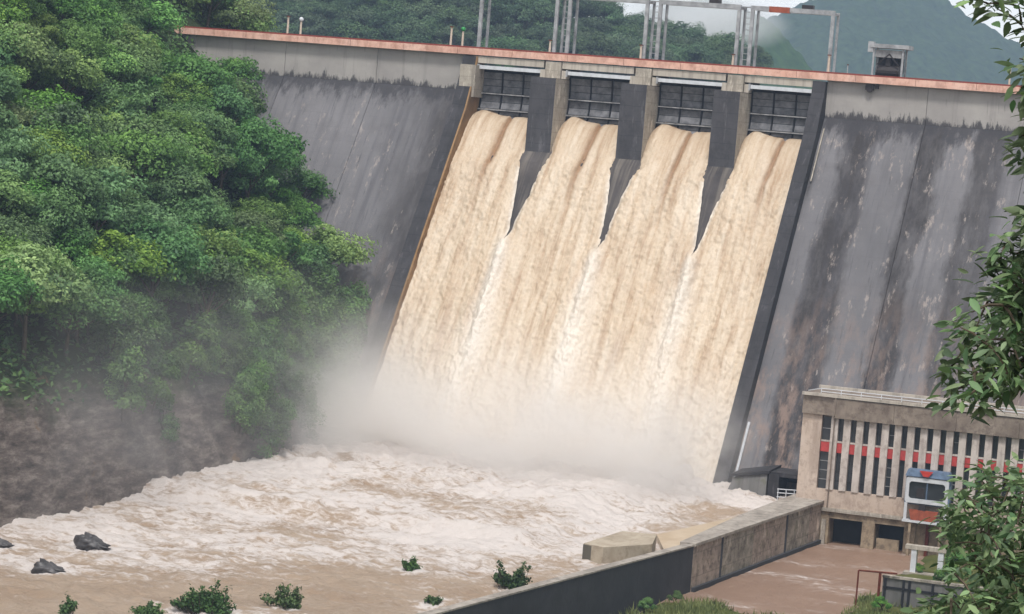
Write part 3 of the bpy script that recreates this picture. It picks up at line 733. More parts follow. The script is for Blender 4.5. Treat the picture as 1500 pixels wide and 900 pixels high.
# ================================================================== RIVER WALL
rw = thing('river_wall', 'long concrete river wall with stained panels beside the muddy tailrace', 'retaining wall', (37, -66, -5))
WT = 0.8
seg = lambda t: (39.2+(36.3-39.2)*t, -42+(-89+42)*t)
cuts = [0, 0.10, 0.30, 0.56, 0.80, 1.0]
for i in range(5):
    (xa, ya), (xb_, yb) = seg(cuts[i]), seg(cuts[i+1])
    ya -= 0.12
    MB().prism_z([(xa-1.3, ya), (xb_-1.3, yb+0.12), (xb_, yb+0.12), (xa, ya)], -7, WT-0.02).build('panel', 'stone_wall' if i % 2 else 'stone_wall_b', rw)
for i in range(1, 6):
    xa, ya = seg(cuts[i]); MB().box(xa-1.2, xa+0.16 if i in (2, 4) else xa-0.12, ya-0.10, ya+0.10, -7, WT-0.05).build('joint', 'wall_dark', rw)
MB().prism_z([(35.2, -39), (34.6, -62), (34.8, -89), (36.5, -89), (39.45, -42), (39.45, -39)], WT, WT+0.3).build('walkway', 'wall_top', rw)
(xa, ya), (xb_, yb) = seg(0), seg(1)
MB().prism_z([(xa+0.02, ya-0.3), (xb_+0.02, yb+0.3), (xb_+0.35, yb+0.3), (xa+0.35, ya-0.3)], -7, -3.55).build('footing', 'wall_dark', rw)
dw = thing('dark_river_wall', 'smooth black-stained lower river wall with pale coping running downstream', 'retaining wall', (33, -115, -5))
for (x0, y0), (x1, y1) in zip(WALL[1:-1], WALL[2:]):
    n = 4
    for k in range(n):
        a = [x0+(x1-x0)*k/n, y0+(y1-y0)*k/n-0.04]; b = [x0+(x1-x0)*(k+1)/n, y0+(y1-y0)*(k+1)/n]
        MB().prism_z([(a[0]-0.9, a[1]), (b[0]-0.9, b[1]), (b[0], b[1]), (a[0], a[1])], -8, WT).build('wall_panel', 'wall_dark', dw)
    MB().prism_z([(x0-1.0, y0), (x1-1.0, y1), (x1+0.06, y1), (x0+0.06, y0)], WT+0.003, WT+0.16).build('coping', 'wall_top', dw)
sl = thing('guide_wall', 'low tan concrete guide wall end sticking out of the white water', 'guide wall', (31, -88, -2))
z1 = 1.75
pts = [atz(855, 796, z1), atz(912, 778, z1), atz(962, 783, z1), atz(975, 800, z1), atz(884, 802, z1)]
pts = [np.array([min(p[0], wall_x(p[1])-1.05), p[1], p[2]]) for p in pts]
poly = [(p[0], p[1]) for p in pts][::-1]
MB().prism_z(poly, -3, z1).build('end_block', 'sill', sl)
a, b = pts[0], pts[4]
MB().prism_z([(a[0]-0.03, a[1]-0.05), (b[0]*0.4+a[0]*0.6, b[1]*0.4+a[1]*0.6-0.05), (b[0]*0.4+a[0]*0.6, b[1]*0.4+a[1]*0.6+0.3), (a[0], a[1]+0.3)], -3, z1-0.1).build('end_face', 'sill_dark', sl)  # end face in a darker concrete than the block
q = [atz(962, 785, 0.5), atz(1080, 758, 0.5), (35.0, -60, 0.5), (34.9, -92, 0.5), atz(972, 806, 0.5)]
MB().prism_z([(p[0], p[1]) for p in q][::-1], -3, 0.62).build('apron_slab', 'silt_apron', sl)

# small white frame, rusty pipe frame and grey wall on the right bank
wf = thing('concrete_frame', 'small white concrete portal frame with grey lintel on the bank below the power house', 'concrete frame', (55.3, -60, -3.4))
MB().box(52.9, 57.6, -60.5, -59.5, -0.75, -0.3).build('lintel', 'light_conc', wf)
for xx in (53.9, 56.9): MB().box(xx-0.3, xx+0.3, -60.4, -59.6, -5.0, -0.76).build('column', 'white_steel', wf)
MB().box(52.9, 58.0, -60.8, -59.2, -3.6, -3.3).build('base_slab', 'light_conc', wf)
rf = thing('rusty_pipe_frame', 'thin rusty pipe goal frame standing by the muddy tailrace', 'pipe frame', (54, -85, -4))
for xx in (52.8, 55.05): MB().tube([(xx, -85, -5.5), (xx, -85, -0.1)], 0.09 if xx < 54 else 0.14, 8).build('upright', 'rust', rf)
MB().tube([(52.8, -85, -0.1), (56.8, -85, 0.05)], 0.09, 8).build('top_rail', 'rust', rf)
gw = thing('bank_wall', 'grey weathered wall with posts and dark coping next to the rusty pipe frame', 'wall', (58, -84, -4))
MB().box(55.3, 66, -84.6, -84.2, -6, -0.55).build('wall', 'toe_conc', gw)
MB().box(55.25, 66.1, -84.75, -84.05, -0.54, -0.3).build('coping', 'stone_wall', gw)
for xx in (55.6, 57.5, 58.1, 60.5): MB().box(xx-0.12, xx+0.12, -84.85, -84.62, -6, -0.56).build('post', 'gate_dark', gw)
MB().box(55.4, 66, -84.72, -84.62, -1.6, -1.4).build('rail', 'gate_dark', gw)

# ================================================================== WATER
# spillway sheets, one surface that starts as four jets and merges
prof = [(1.2, 43.4), (-0.8, 43.15), (-2.4, 42.3), (-4.0, 40.9), (-5.8, 38.9)]+[(fy(z)-0.95, z) for z in np.linspace(36.8, 2.5, 24)]+[(fy(0.6)-1.6, 1.0), (fy(0)-4.0, 0.4), (fy(0)-7, 0.2)]
prof = np.array(prof)
arc = np.concatenate([[0], np.cumsum(np.hypot(*np.diff(prof, axis=0).T))])
S = np.arange(0, arc[-1], 0.17)
PYv = np.interp(S, arc, prof[:, 0]); PZv = np.interp(S, arc, prof[:, 1])
for _ in range(6):
    PYv[1:-1] = (PYv[:-2]+2*PYv[1:-1]+PYv[2:])/4; PZv[1:-1] = (PZv[:-2]+2*PZv[1:-1]+PZv[2:])/4
ty = np.gradient(PYv); tz = np.gradient(PZv); L = np.hypot(ty, tz); ny_, nz_ = tz/L, -ty/L
ny_, nz_ = np.where(nz_ < 0, -ny_, ny_), np.abs(nz_)
VV = []; FFc = []; FO = []; SI = []; off = 0
XI = np.linspace(-1, 1, 88)
for bi, b in enumerate(BAYS):
    gapS = np.where(PZv > 38.8, 1.80, 1.80*np.clip((PZv-26.8)/12.0, 0, 1)**1.25)
    wig = lambda k: 0.14*fbm(S*0.35, S*0+k*3.7, 3, 61)*sstep(0.1, 0.8, gapS)*(PZv < 38.5)
    lo = np.full(len(S), XL+0.02) if bi == 0 else PIERS[bi-1]+gapS+wig(bi)
    hi = np.full(len(S), XR-0.02) if bi == 3 else PIERS[bi]-gapS+wig(bi+9)
    XIw = 0.5+0.5*np.sin(XI*np.pi/2)[:, None]*0.35+XI[:, None]*0.325
    X2 = lo[None]+(hi-lo)[None]*XIw; S2 = np.broadcast_to(S, X2.shape); Z2 = np.broadcast_to(PZv, X2.shape)
    gapw = np.broadcast_to(gapS, X2.shape)
    dp = np.full(X2.shape, 99.0)
    for p in PIERS: dp = np.minimum(dp, np.abs(X2-p))
    inj = np.clip((dp-gapw)/1.2, 0, 1)
    merge = 1-sstep(25.5, 29, Z2)
    h = -0.55*(1-inj)**2*(1-merge)
    h += merge*0.8*np.exp(-(dp/0.7)**2)*sstep(3, 22, Z2)+merge*0.25*np.exp(-(dp/2.2)**2)
    down = sstep(2, 14, S2)
    groove = np.abs(X2-(b+0.5+0.25*np.sin(S2*0.25+b)))
    gfade = 1-sstep(8, 24, S2)
    h -= 0.4*np.exp(-(groove/0.28)**2)*gfade
    h += 0.8*np.exp(-((X2-(b-3.3))/1.6)**2)*np.exp(-S2/3.5)
    turb = 0.12+0.40*down
    h += turb*(0.7*fbm(X2*0.45, S2*0.13, 3, 71)+0.55*fbm(X2*1.1, S2*0.65, 4, 81, 0.65)+0.30*fbm(X2*3.0, S2*2.2, 2, 91))
    h += 0.5*(1-sstep(2, 12, Z2))*fbm(X2*0.7, S2*0.6, 3, 97)
    seam = merge*np.exp(-(dp/(0.9+0.09*np.clip(27-Z2, 0, 30)))**2)
    foam = 1.05*seam*(0.85+0.35*fbm(X2*0.6, S2*0.12, 3, 93))
    foam = np.maximum(foam, 0.9*np.exp(-((dp-gapw)/0.35)**2)*(Z2 < 37)*(1-merge))
    foam = np.maximum(foam, (1-sstep(0, 20, Z2))*0.75)
    foam = np.clip(foam+0.22*fbm(X2*0.55, S2*0.05, 4, 95)*down, 0, 1)
    silt = np.clip(0.75*np.exp(-(groove/0.4)**2)*gfade+0.15*np.exp(-(groove/2.5)**2)*gfade, 0, 0.9)
    VV.append(np.stack([X2, PYv+ny_*h, PZv+nz_*h], -1).reshape(-1, 3)); FFc.append(gridfaces(len(XI), len(S))+off); off += X2.size
    FO.append(foam.ravel()); SI.append(silt.ravel())
struct(npmesh('spillway_water', np.concatenate(VV), np.concatenate(FFc), 'falls', attrs={'foam': ('POINT', np.concatenate(FO)), 'silt': ('POINT', np.concatenate(SI))}, smooth=True))

# river below the dam
def river_h(x, y):
    q = 2.5*fbm(x*0.06, x*0, 3, 101)
    step = sstep(-99, -95.5, y+q)*(0.35+0.95*(1-sstep(18, 27, x)))
    amp = 0.6+0.9*np.exp(-np.clip(-45-y, 0, 200)/22)
    amp = amp*(1-0.15*sstep(-130, -165, y))
    st = 1+0.0*x
    hh = step+amp*(0.9*fbm(x*0.12, y*0.20, 3, 111)+1.0*(ridged(x*0.26, y*0.48, 3, 121)-0.6)+0.55*fbm(x*0.7, y*1.1, 4, 131, 0.65))
    hh += 0.5*np.exp(-((y+q+96.5)/1.6)**2)*(0.5+fbm(x*0.3, y*0.1, 3, 141))*(1-sstep(22, 28, x))
    # second roll upstream
    hh += 0.9*np.exp(-((y+70+3*fbm(x*0.08, x*0, 3, 151))/2.0)**2)*(0.3+0.8*fbm(x*0.2, y*0.1, 3, 143))
    return hh*(1-0.55*sstep(26, 34, x))
def river_foam(x, y):
    f = 0.74-0.46*sstep(-112, -150, y-0.55*(x-10)) + 0.5*fbm(x*0.07, y*0.11, 4, 161)
    f += 0.35*sstep(-60, -45, y)
    f -= 0.3*sstep(24, 30, x)*sstep(-92, -80, y)
    f += 0.45*(ridged(x*0.26, y*0.48, 3, 121)-0.62)
    for (ox, oy, orr) in OBST:
        dx, dy = x-ox, y-oy
        f += (0.28+0.4*fbm(x*0.8, y*0.8, 3, 163))*np.exp(-((np.hypot(dx, dy)-orr)/0.9)**2)+0.35*np.exp(-(dx/(orr*0.8))**2)*np.exp(-np.clip(-dy, 0, 99)/6)*(dy < 0)
    return np.clip(f, 0, 1)
OBST = [(*atz(u, v, 0.2)[:2], rr) for u, v, rr in [(136, 795, 2.0), (71, 833, 1.9), (6, 795, 1.2), (103, 897, 0.8), (215, 899, 1.3), (300, 897, 2.5), (416, 889, 1.6), (600, 833, 1.0), (636, 883, 0.8), (750, 862, 1.8)]]
xs = np.arange(-30, 39, 0.28); ys = np.arange(-190, -33, 0.30)
GX, GY = np.meshgrid(xs, ys, indexing='ij')
mk = (GX < wall_x(GY)-0.5)
GXw = np.minimum(GX, wall_x(GY)-0.4)
struct(npmesh('river_water', np.stack([GXw, GY, river_h(GX, GY)], -1).reshape(-1, 3), gridfaces(len(xs), len(ys), GX < wall_x(GY)+0.2)[:, ::-1], 'river', attrs={'foam': ('POINT', river_foam(GX, GY))}, smooth=True))
xs = np.arange(-60, 24, 1.5); ys = np.arange(-420, -188, 1.5)
GX, GY = np.meshgrid(xs, ys, indexing='ij')
struct(npmesh('downstream_water', np.stack([GX, GY, 0.4*river_h(GX, GY)-0.05], -1).reshape(-1, 3), gridfaces(len(xs), len(ys))[:, ::-1], 'river', attrs={'foam': ('POINT', 0.3*river_foam(GX, GY))}, smooth=True))
# tailrace
MT['tail'] = mat_river('muddy_tailrace', (170, 136, 114), (188, 154, 132))
xs = np.arange(35.5, 62, 0.35); ys = np.arange(-112, -38.6, 0.35)
GX, GY = np.meshgrid(xs, ys, indexing='ij')
TH = -4.0+0.10*fbm(GX*0.5, GY*0.25, 4, 171)+0.05*fbm(GX*1.5, GY*1.0, 3, 175)
struct(npmesh('tailrace_water', np.stack([GX, GY, TH], -1).reshape(-1, 3), gridfaces(len(xs), len(ys), GX > wall_x(GY)-0.3)[:, ::-1], 'tail', attrs={'foam': ('POINT', np.clip(0.22+0.45*fbm(GX*0.12, GY*0.3, 4, 181), 0, 0.6))}, smooth=True))

# boulders in the river
def boulder(u, v, wd, ht, label, k):
    p = atz(u, v, 0.3)
    n, mrow = 44, 26
    th = np.linspace(0, 2*np.pi, n, endpoint=False); ph_ = np.linspace(-0.5*np.pi, 0.5*np.pi, mrow)
    T, Pp = np.meshgrid(th, ph_, indexing='ij')
    r = 1+0.5*fbm(np.cos(T)*2.2+k*7, np.sin(T)*2.2+Pp*2.1, 5, 191+k, 0.65)
    xx = np.cos(T)*np.cos(Pp)*r*wd/2; yy = np.sin(T)*np.cos(Pp)*r*wd*0.35
    zz = 0.15+np.sin(Pp)*r*ht*(1-0.55*xx/(wd/2))
    V = np.stack([p[0]+xx, p[1]+yy, zz], -1)
    i = np.arange(n)[:, None]*mrow+np.arange(mrow-1)[None, :]; j = ((np.arange(n)+1) % n)[:, None]*mrow+np.arange(mrow-1)[None, :]
    o = npmesh('boulder', V.reshape(-1, 3), np.stack([i, j, j+1, i+1], -1).reshape(-1, 4), 'river_rock')
    tag(o, label, 'boulder', 'boulders in the river')
boulder(136, 796, 3.4, 0.8, 'larger dark wet boulder in white water below the rocky bank', 1)
boulder(71, 834, 3.2, 0.65, 'low dark wet boulder with foam around it, farther from the rocky bank', 2)
boulder(6, 796, 1.8, 0.4, 'small dark wet boulder close against the rocky bank', 3)

# ================================================================== TREES
def leafcards(P, Nrm, size, tone, rg, aspect=0.55, flat=0.5):
    """one bent diamond-ish quad per point, facing roughly along Nrm"""
    n = len(P)
    nn = Nrm + rg.normal(0, flat, (n, 3)); nn /= np.linalg.norm(nn, axis=1)[:, None]
    a = np.cross(nn, rg.normal(0, 1, (n, 3))); a /= np.linalg.norm(a, axis=1)[:, None]+1e-9
    b = np.cross(nn, a)
    s = np.asarray(size).reshape(-1, 1)*(0.65+0.7*rg.random((n, 1)))
    q = np.stack([P-a*s, P+b*s*aspect+nn*s*0.15, P+a*s, P-b*s*aspect+nn*s*0.15], 1)
    F = np.arange(4*n).reshape(n, 4)
    return q.reshape(-1, 3), F, tone
def crown_mesh(name, rx, rz, zc, nl, per, leaf, mat, seed, droop=0.0, lobe=0.36, tall=1.0):
    rg = np.random.default_rng(seed)
    P = []; N = []; T = []
    k = 0
    while k < nl:
        d = rg.normal(0, 1, 3); d /= np.linalg.norm(d)
        if d[2] < -0.45: continue
        rr = (0.45+0.55*rg.random()**0.6)
        c = np.array([d[0]*rx*rr, d[1]*rx*rr, zc+d[2]*rz*rr-droop*(d[0]**2+d[1]**2)])
        lr = rx*lobe*(0.7+0.6*rg.random())
        dirs = rg.normal(0, 1, (per, 3)); dirs /= np.linalg.norm(dirs, axis=1)[:, None]
        dirs = dirs[dirs[:, 2] > -0.55]
        rad = lr*(0.55+0.5*rg.random(len(dirs))**0.5)
        rad *= 1+0.35*vnoise(dirs[:, 0]*2.5+k*3.1, dirs[:, 1]*2.5+dirs[:, 2]*2, seed % 50)
        p = c+dirs*rad[:, None]*np.array([1, 1, 0.72*tall])
        P.append(p); N.append(dirs*0.7+np.array([0, 0, 0.55])+(d*0.3))
        T.append(np.clip(0.40+0.28*rg.normal()*0.6+0.22*rg.normal(0, 1, len(p))*0.6+0.25*dirs[:, 2], 0, 1))  # leaves paler upward on each lobe: top light put into the tone
        k += 1
    P = np.concatenate(P); N = np.concatenate(N); T = np.concatenate(T)
    V, F, T = leafcards(P, N, leaf, T, rg)
    return V, F, T
def mesh_of(name, V, F, mat, attrs):
    o = npmesh(name, V, F, mat, attrs=attrs); me = o.data
    bpy.data.objects.remove(o); return me
def trunk_mesh(h, r, spread, seed, limbs=5):
    rg = np.random.default_rng(seed); mb = MB()
    bend = rg.normal(0, 0.25, 2)
    top = (bend[0]*2, bend[1]*2, h)
    mb.tube([(0, 0, -1.5), (0, 0, 0), (bend[0], bend[1], h*0.5), top], [r*1.4, r*1.15, r*0.85, r*0.4], 7)
    for i in range(limbs):
        a = 2*math.pi*i/limbs+rg.random(); z0 = h*(0.45+0.3*rg.random())
        mb.tube([(bend[0], bend[1], z0), (bend[0]+math.cos(a)*spread*0.5, bend[1]+math.sin(a)*spread*0.5, z0+h*0.22), (bend[0]+math.cos(a)*spread, bend[1]+math.sin(a)*spread, z0+h*0.42)], [r*0.6, r*0.4, r*0.15], 6)
    return mb
def trunk_data(*a):
    o = trunk_mesh(*a).build('trunk', 'bark', None, True); me = o.data; bpy.data.objects.remove(o); return me
KINDS = []
specs = [(4.2, 2.6, 6.0, 26, 300, 0.21), (4.8, 3.0, 7.0, 30, 300, 0.22), (3.6, 3.2, 6.2, 24, 300, 0.20), (5.2, 2.5, 6.2, 32, 290, 0.22),
         (3.2, 2.4, 4.6, 20, 300, 0.19), (4.4, 3.6, 7.2, 30, 300, 0.21), (2.6, 2.0, 3.4, 15, 300, 0.18)]
for i, (rx, rz, zc, nl, per, lf) in enumerate(specs):
    V, F, T = crown_mesh('crown', rx, rz, zc, nl, per, lf, 'leaf', 200+i)
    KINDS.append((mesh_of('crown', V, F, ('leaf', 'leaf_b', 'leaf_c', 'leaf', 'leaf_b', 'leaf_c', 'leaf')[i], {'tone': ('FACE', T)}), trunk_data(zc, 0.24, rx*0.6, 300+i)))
# creeper curtains hanging on the cliff (tall, narrow)
CREEP = []
for i in range(3):
    V, F, T = crown_mesh('crown', 2.0+0.3*i, 4.6, 4.8, 24, 230, 0.17, 'leaf_dark', 400+i, 0, 0.42, 1.5)
    CREEP.append((mesh_of('foliage', V, F, 'leaf_dark', {'tone': ('FACE', T)}), trunk_data(7.5, 0.1, 0.8, 410+i)))
HILLK = []
for cm, tm in KINDS:
    c2 = cm.copy(); c2.materials[0] = MT['leaf_hill']; HILLK.append((c2, tm))
def plant(name, label, cat, group, kind, loc, scale, rz, tilt=(0, 0), crown_name='crown'):
    t = bpy.data.objects.new(name, None); col.objects.link(t); tag(t, label, cat, group)
    t.location = loc; t.scale = scale if hasattr(scale, '__len__') else (scale,)*3; t.rotation_euler = (tilt[0], tilt[1], rz)
    for nm, me in ((crown_name, kind[0]), ('trunk' if crown_name == 'crown' else 'stem', kind[1])):
        o = bpy.data.objects.new(nm, me); col.objects.link(o); o.parent = t
    return t
rt = np.random.default_rng(21)
# forest on the near hillside
cand = []
for gx in np.arange(-125, -25, 4.7):
    for gy in np.arange(-185, 60, 4.7):
        x, y = gx+rt.uniform(-2.3, 2.3), gy+rt.uniform(-2.3, 2.3)
        s = float(shore(y)-x)
        if s < 6.5: continue
        z = float(z_left(np.array(x), np.array(y)))
        u, v, d = proj((x, y, z+6))
        if not (-70 < u < 620 and -90 < v < 760): continue
        if y > -44 and y < 14 and x > -72 and y > -(46.5-(z+5.0))*0.75-2.6: continue
        if z < 47 and y > 8: continue
        if y < 12 and u > 225 and v < 78: continue
        cand.append((d, x, y, z))
cand.sort()
cand = cand[:285]
print('forest trees', len(cand))
tl = ['rounded mid-green tree', 'broad yellowish green tree', 'upright deep green tree', 'wide flat-topped green tree', 'small yellowish green tree', 'tall deep green tree', 'little green tree']
def zone(x, y, z):
    if y > -45: return 'on the slope next to the dam face' if z < 40 else 'beside the forested end of the dam crest'
    if z < 22: return 'at the top of the rocky river cliff'
    return 'halfway up the steep river bank' if z < 40 else 'high on the steep river bank'
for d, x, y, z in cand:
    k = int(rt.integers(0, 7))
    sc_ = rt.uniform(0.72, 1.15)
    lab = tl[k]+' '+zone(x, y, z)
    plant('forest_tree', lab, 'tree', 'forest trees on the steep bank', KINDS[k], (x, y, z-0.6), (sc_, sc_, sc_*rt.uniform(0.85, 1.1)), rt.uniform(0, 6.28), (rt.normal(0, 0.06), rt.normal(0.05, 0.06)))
# creepers on the cliff
for i in range(120):
    y = rt.uniform(-104, -27) if i < 40 else rt.uniform(-70, -24); sxx = rt.uniform(1.0, 6.5)
    if y < -66 and rt.random() < 0.55: continue
    x = float(shore(y))-sxx
    z = float(z_left(np.array(x), np.array(y)))
    if y < -66: z += 2
    if i > 80: z -= rt.uniform(0, 3)
    if y > fy(z+3)-2.0: continue
    plant('creeper', ('dark green creeper curtain on the low wet rock just above the river' if z < 6 else 'dark green creeper curtain hanging halfway up the cliff beside the falls' if z < 14 else 'dark green creeper curtain hanging from the top of the cliff beside the falls'), 'creeper', 'creepers on the cliff', CREEP[i % 3], (x, y, z-4.2), rt.uniform(0.7, 1.05), rt.uniform(0, 6.28), (0, 0.25), 'foliage')
for i in range(44):
    y = rt.uniform(-40, -25); x = min(-25.7, float(shore(y))+0.6)-rt.uniform(0, 4.5)
    z = float(z_left(np.array(x), np.array(y)))-rt.uniform(1, 4)
    if y > fy(z+5)+0.8: continue
    plant('creeper', 'dark green creeper curtain covering the rock foot of the dam beside the falls', 'creeper', 'creepers at the foot of the dam', CREEP[i % 3], (x, y, z), rt.uniform(0.75, 1.1), rt.uniform(0, 6.28), (0, 0.1), 'foliage')
# undergrowth over the soil of the slope
n = 70000
ux = rt.uniform(-110, -24, n); uy = rt.uniform(-175, 40, n)
s = shore(uy)-ux; uz = z_left(ux, uy)
keep = (uz > 10.5+3*fbm(ux*0.1, uy*0.1, 3, 77)) & (s > 2.5) & ~((uy > -44) & (uy < 14) & (ux > -72) & (uy > -(46.5-(uz+1.5))*0.75-0.8))
P = np.stack([ux, uy, uz+rt.uniform(0, 1.3, n)], -1)[keep]
V, F, T = leafcards(P, np.tile([0.3, -0.2, 0.8], (len(P), 1)), 0.36, rt.uniform(0, 0.8, len(P)), rt)
MT['leaf_under'] = mat_leaf('undergrowth_leaf', (0.035, 0.09, 0.03, 1), (0.15, 0.26, 0.065, 1), 0.25, False)
stuff(npmesh('undergrowth', V, F, 'leaf_under', attrs={'tone': ('FACE', T)}), 'low green undergrowth covering the slope between the trees', 'undergrowth')

# wooded hills behind the reservoir
def ridge(pix, y0):
    pts = np.array([aty(u, v, y0) for u, v in pix]); return pts[:, 0], pts[:, 2]
def hill(name, pix, y0, front, back, base, step, can, mat, k, rough=1.0, shape=1.0):
    rx, rz = ridge(pix, y0)
    xs = np.arange(rx[0], rx[-1], step); ys = np.arange(y0-front, y0+back, step)
    GX, GY = np.meshgrid(xs, ys, indexing='ij')
    top = np.interp(GX, rx, rz)
    t = np.where(GY < y0, np.clip((GY-(y0-front))/front, 0, 1)**shape, 1-np.clip((GY-y0)/back, 0, 1)**1.5)
    z = base+(top-base)*t
    z = z+rough*(top-base)*0.10*fbm(GX/(front*0.35), GY/(front*0.35), 4, k)*np.sin(np.pi*np.clip(t, 0, 1))
    return xs, ys, GX, GY, z
PA = [(-900, -30), (-300, -60), (200, -60), (600, -30), (700, -18), (770, 4), (835, 40), (900, 70), (960, 92), (1060, 112), (1120, 130), (1250, 150), (1500, 190)]
xsA, ysA, GX, GY, ZA = hill('a', PA, 480, 110, 200, 45, 4.0, 0, 'far_hill', 201)
struct(npmesh('wooded_hill', np.stack([GX, GY, ZA], -1).reshape(-1, 3), gridfaces(len(xsA), len(ysA))[:, ::-1], 'far_hill', smooth=True))
def zA(x, y):
    i = int(np.clip((x-xsA[0])/4, 0, len(xsA)-2)); j = int(np.clip((y-ysA[0])/4, 0, len(ysA)-2)); return ZA[i, j]
cand = []
for gx in np.arange(-300, 60, 7.4):
    for gy in np.arange(368, 500, 7.4):
        x, y = gx+rt.uniform(-3, 3), gy+rt.uniform(-3, 3)
        z = zA(x, y); u, v, d = proj((x, y, z+9))
        u2, v2, _ = proj((x, y, z+3))
        crest = 40+(u-280)*0.0727
        if 310 < u < 1120 and -45 < v < crest-4: cand.append((rt.random(), x, y, z, v2))
cand.sort(reverse=True)
print('hill cand', len(cand)); cand = cand[:295]
print('hill trees', len(cand))
for _, x, y, z, v2 in cand:
    k = int(rt.integers(0, 6)); s_ = rt.uniform(0.95, 1.45)
    plant('hill_tree', tl[k]+' on the hazy wooded hill behind the dam crest', 'tree', 'trees on the wooded hill behind the dam', HILLK[k], (x, y, z-1.0), (s_, s_, s_), rt.uniform(0, 6.28))
def canopy(name, pix, y0, front, back, base, step, cell, amp, mat, k, rough):
    xs, ys, GX, GY, z = hill(name, pix, y0, front, back, base, step, 0, mat, k, rough, 0.9)
    d, idv = worley(GX/cell+0.25*vnoise(GX/cell*1.3, GY/cell*1.3, k), GY/cell, k)
    z = z+amp*np.sqrt(np.clip(1-d*d*1.3, 0, 1))*(0.55+0.7*idv)+amp*0.35*fbm(GX/cell*2.5, GY/cell*2.5, 3, k+3)
    struct(npmesh(name, np.stack([GX, GY, z], -1).reshape(-1, 3), gridfaces(len(xs), len(ys))[:, ::-1], mat, smooth=False))
canopy('distant_ridge', [(600, 20), (800, 40), (900, 38), (940, 30), (985, 16), (1040, 10), (1090, 22), (1125, 44), (1150, 80), (1190, 130), (1400, 190)], 1300, 260, 260, 20, 2.4, 8, 5, 'far_hill', 221, 0.6)
canopy('mountain', [(800, 160), (1000, 110), (1080, 78), (1110, 66), (1142, 36), (1200, 10), (1260, -14), (1320, -20), (1385, 16), (1430, 44), (1485, 76), (1540, 105), (1620, 110), (1750, 140)], 2700, 700, 400, 10, 4.5, 16, 10, 'mountain', 231, 1.7)

# ---------------- drowned bushes in the river
def bush(u, v, wpx, hpx, label, seed, tall=1.0):
    p = atz(u, v, 0.2); d = float((p-CAM) @ _F); r = wpx*1.1/F_PX*d/2; hh = hpx/F_PX*d
    t = thing('drowned_bush', label, 'bush', (p[0], p[1], 0.1), 'drowned bushes in the river')
    rg = np.random.default_rng(seed); P = []; N = []; T = []; mb = MB()
    ns = max(8, int(r*r*5+r*7))
    for i in range(ns):
        a = rg.uniform(0, 6.28); rr = r*rg.random()**0.45*(0.95+0.2*math.sin(3*a+seed)); tx, ty_ = math.cos(a)*rr, math.sin(a)*rr*0.7
        th = hh*(1-0.6*min(1, rr/r)**2)*rg.uniform(0.3, 0.95)*(1.25 if rg.random() < 0.12 else 0.85)
        mb.tube([(tx*0.3, ty_*0.3, -0.8), (tx*0.8, ty_*0.8, th*0.5), (tx, ty_, th)], [0.035, 0.025, 0.012], 5)
        m_ = 60; dd = rg.normal(0, 1, (m_, 3)); dd /= np.linalg.norm(dd, axis=1)[:, None]
        tt = rg.uniform(0.5, 1.08, m_)[:, None]
        P.append(np.array([tx, ty_, th])*tt*[0.9, 0.9, 1]+dd*0.38*rg.random((m_, 1))); N.append(dd+[0, 0, 0.4]); T.append(rg.uniform(0, 1, m_))
    V, F, T = leafcards(np.concatenate(P), np.concatenate(N), 0.16, np.concatenate(T), rg, 0.5)
    V = V[:]; npmesh('foliage', V, F, 'leaf_river', t, {'tone': ('FACE', T)})
    o = mb.build('stem', 'bark', None); o.parent = t
bush(103, 897, 32, 26, 'upright small drowned bush in tan water, farthest downstream along the rocky bank', 1)
bush(215, 899, 52, 18, 'low drowned bush barely above water between the upright bush and the large one', 2)
bush(300, 897, 96, 50, 'largest dark drowned bush spreading over tan water', 3)
bush(416, 889, 62, 40, 'lopsided drowned bush with a taller right side beside the largest bush', 4)
bush(600, 833, 32, 18, 'tiny drowned bush on a tan boil in the white water', 5)
bush(636, 883, 30, 16, 'very low drowned sprig close to the dark river wall', 6)
bush(750, 862, 68, 46, 'bright green drowned bush leaning against the dark river wall', 7)

# ---------------- foreground broadleaf trees on the right
def leaf_data():
    v = []; f = []
    prof_ = [(0, 0.0), (0.16, 0.19), (0.40, 0.30), (0.68, 0.23), (0.88, 0.10), (1.0, 0.0)]
    for t, wv in prof_:
        zc = -0.18*t*t
        v += [(t, -wv*0.62, zc+0.10*wv), (t, 0, zc-0.02), (t, wv*0.62, zc+0.10*wv)]
    for i in range(len(prof_)-1):
        a = i*3; f += [(a, a+3, a+4, a+1), (a+1, a+4, a+5, a+2)]
    return np.array(v), np.array(f)
LV, LF = leaf_data()
def inpoly(px, py, poly):
    c = False; j = len(poly)-1
    for i in range(len(poly)):
        if (poly[i][1] > py) != (poly[j][1] > py) and px < (poly[j][0]-poly[i][0])*(py-poly[i][1])/(poly[j][1]-poly[i][1])+poly[i][0]: c = not c
        j = i
    return c
leafme = []
for t_ in (0.1, 0.4, 0.7, 1.0):
    o = npmesh('leaf', LV, LF, 'leaf_near', attrs={'tone': ('FACE', np.full(len(LF), t_))}, smooth=True); leafme.append(o.data); bpy.data.objects.remove(o)
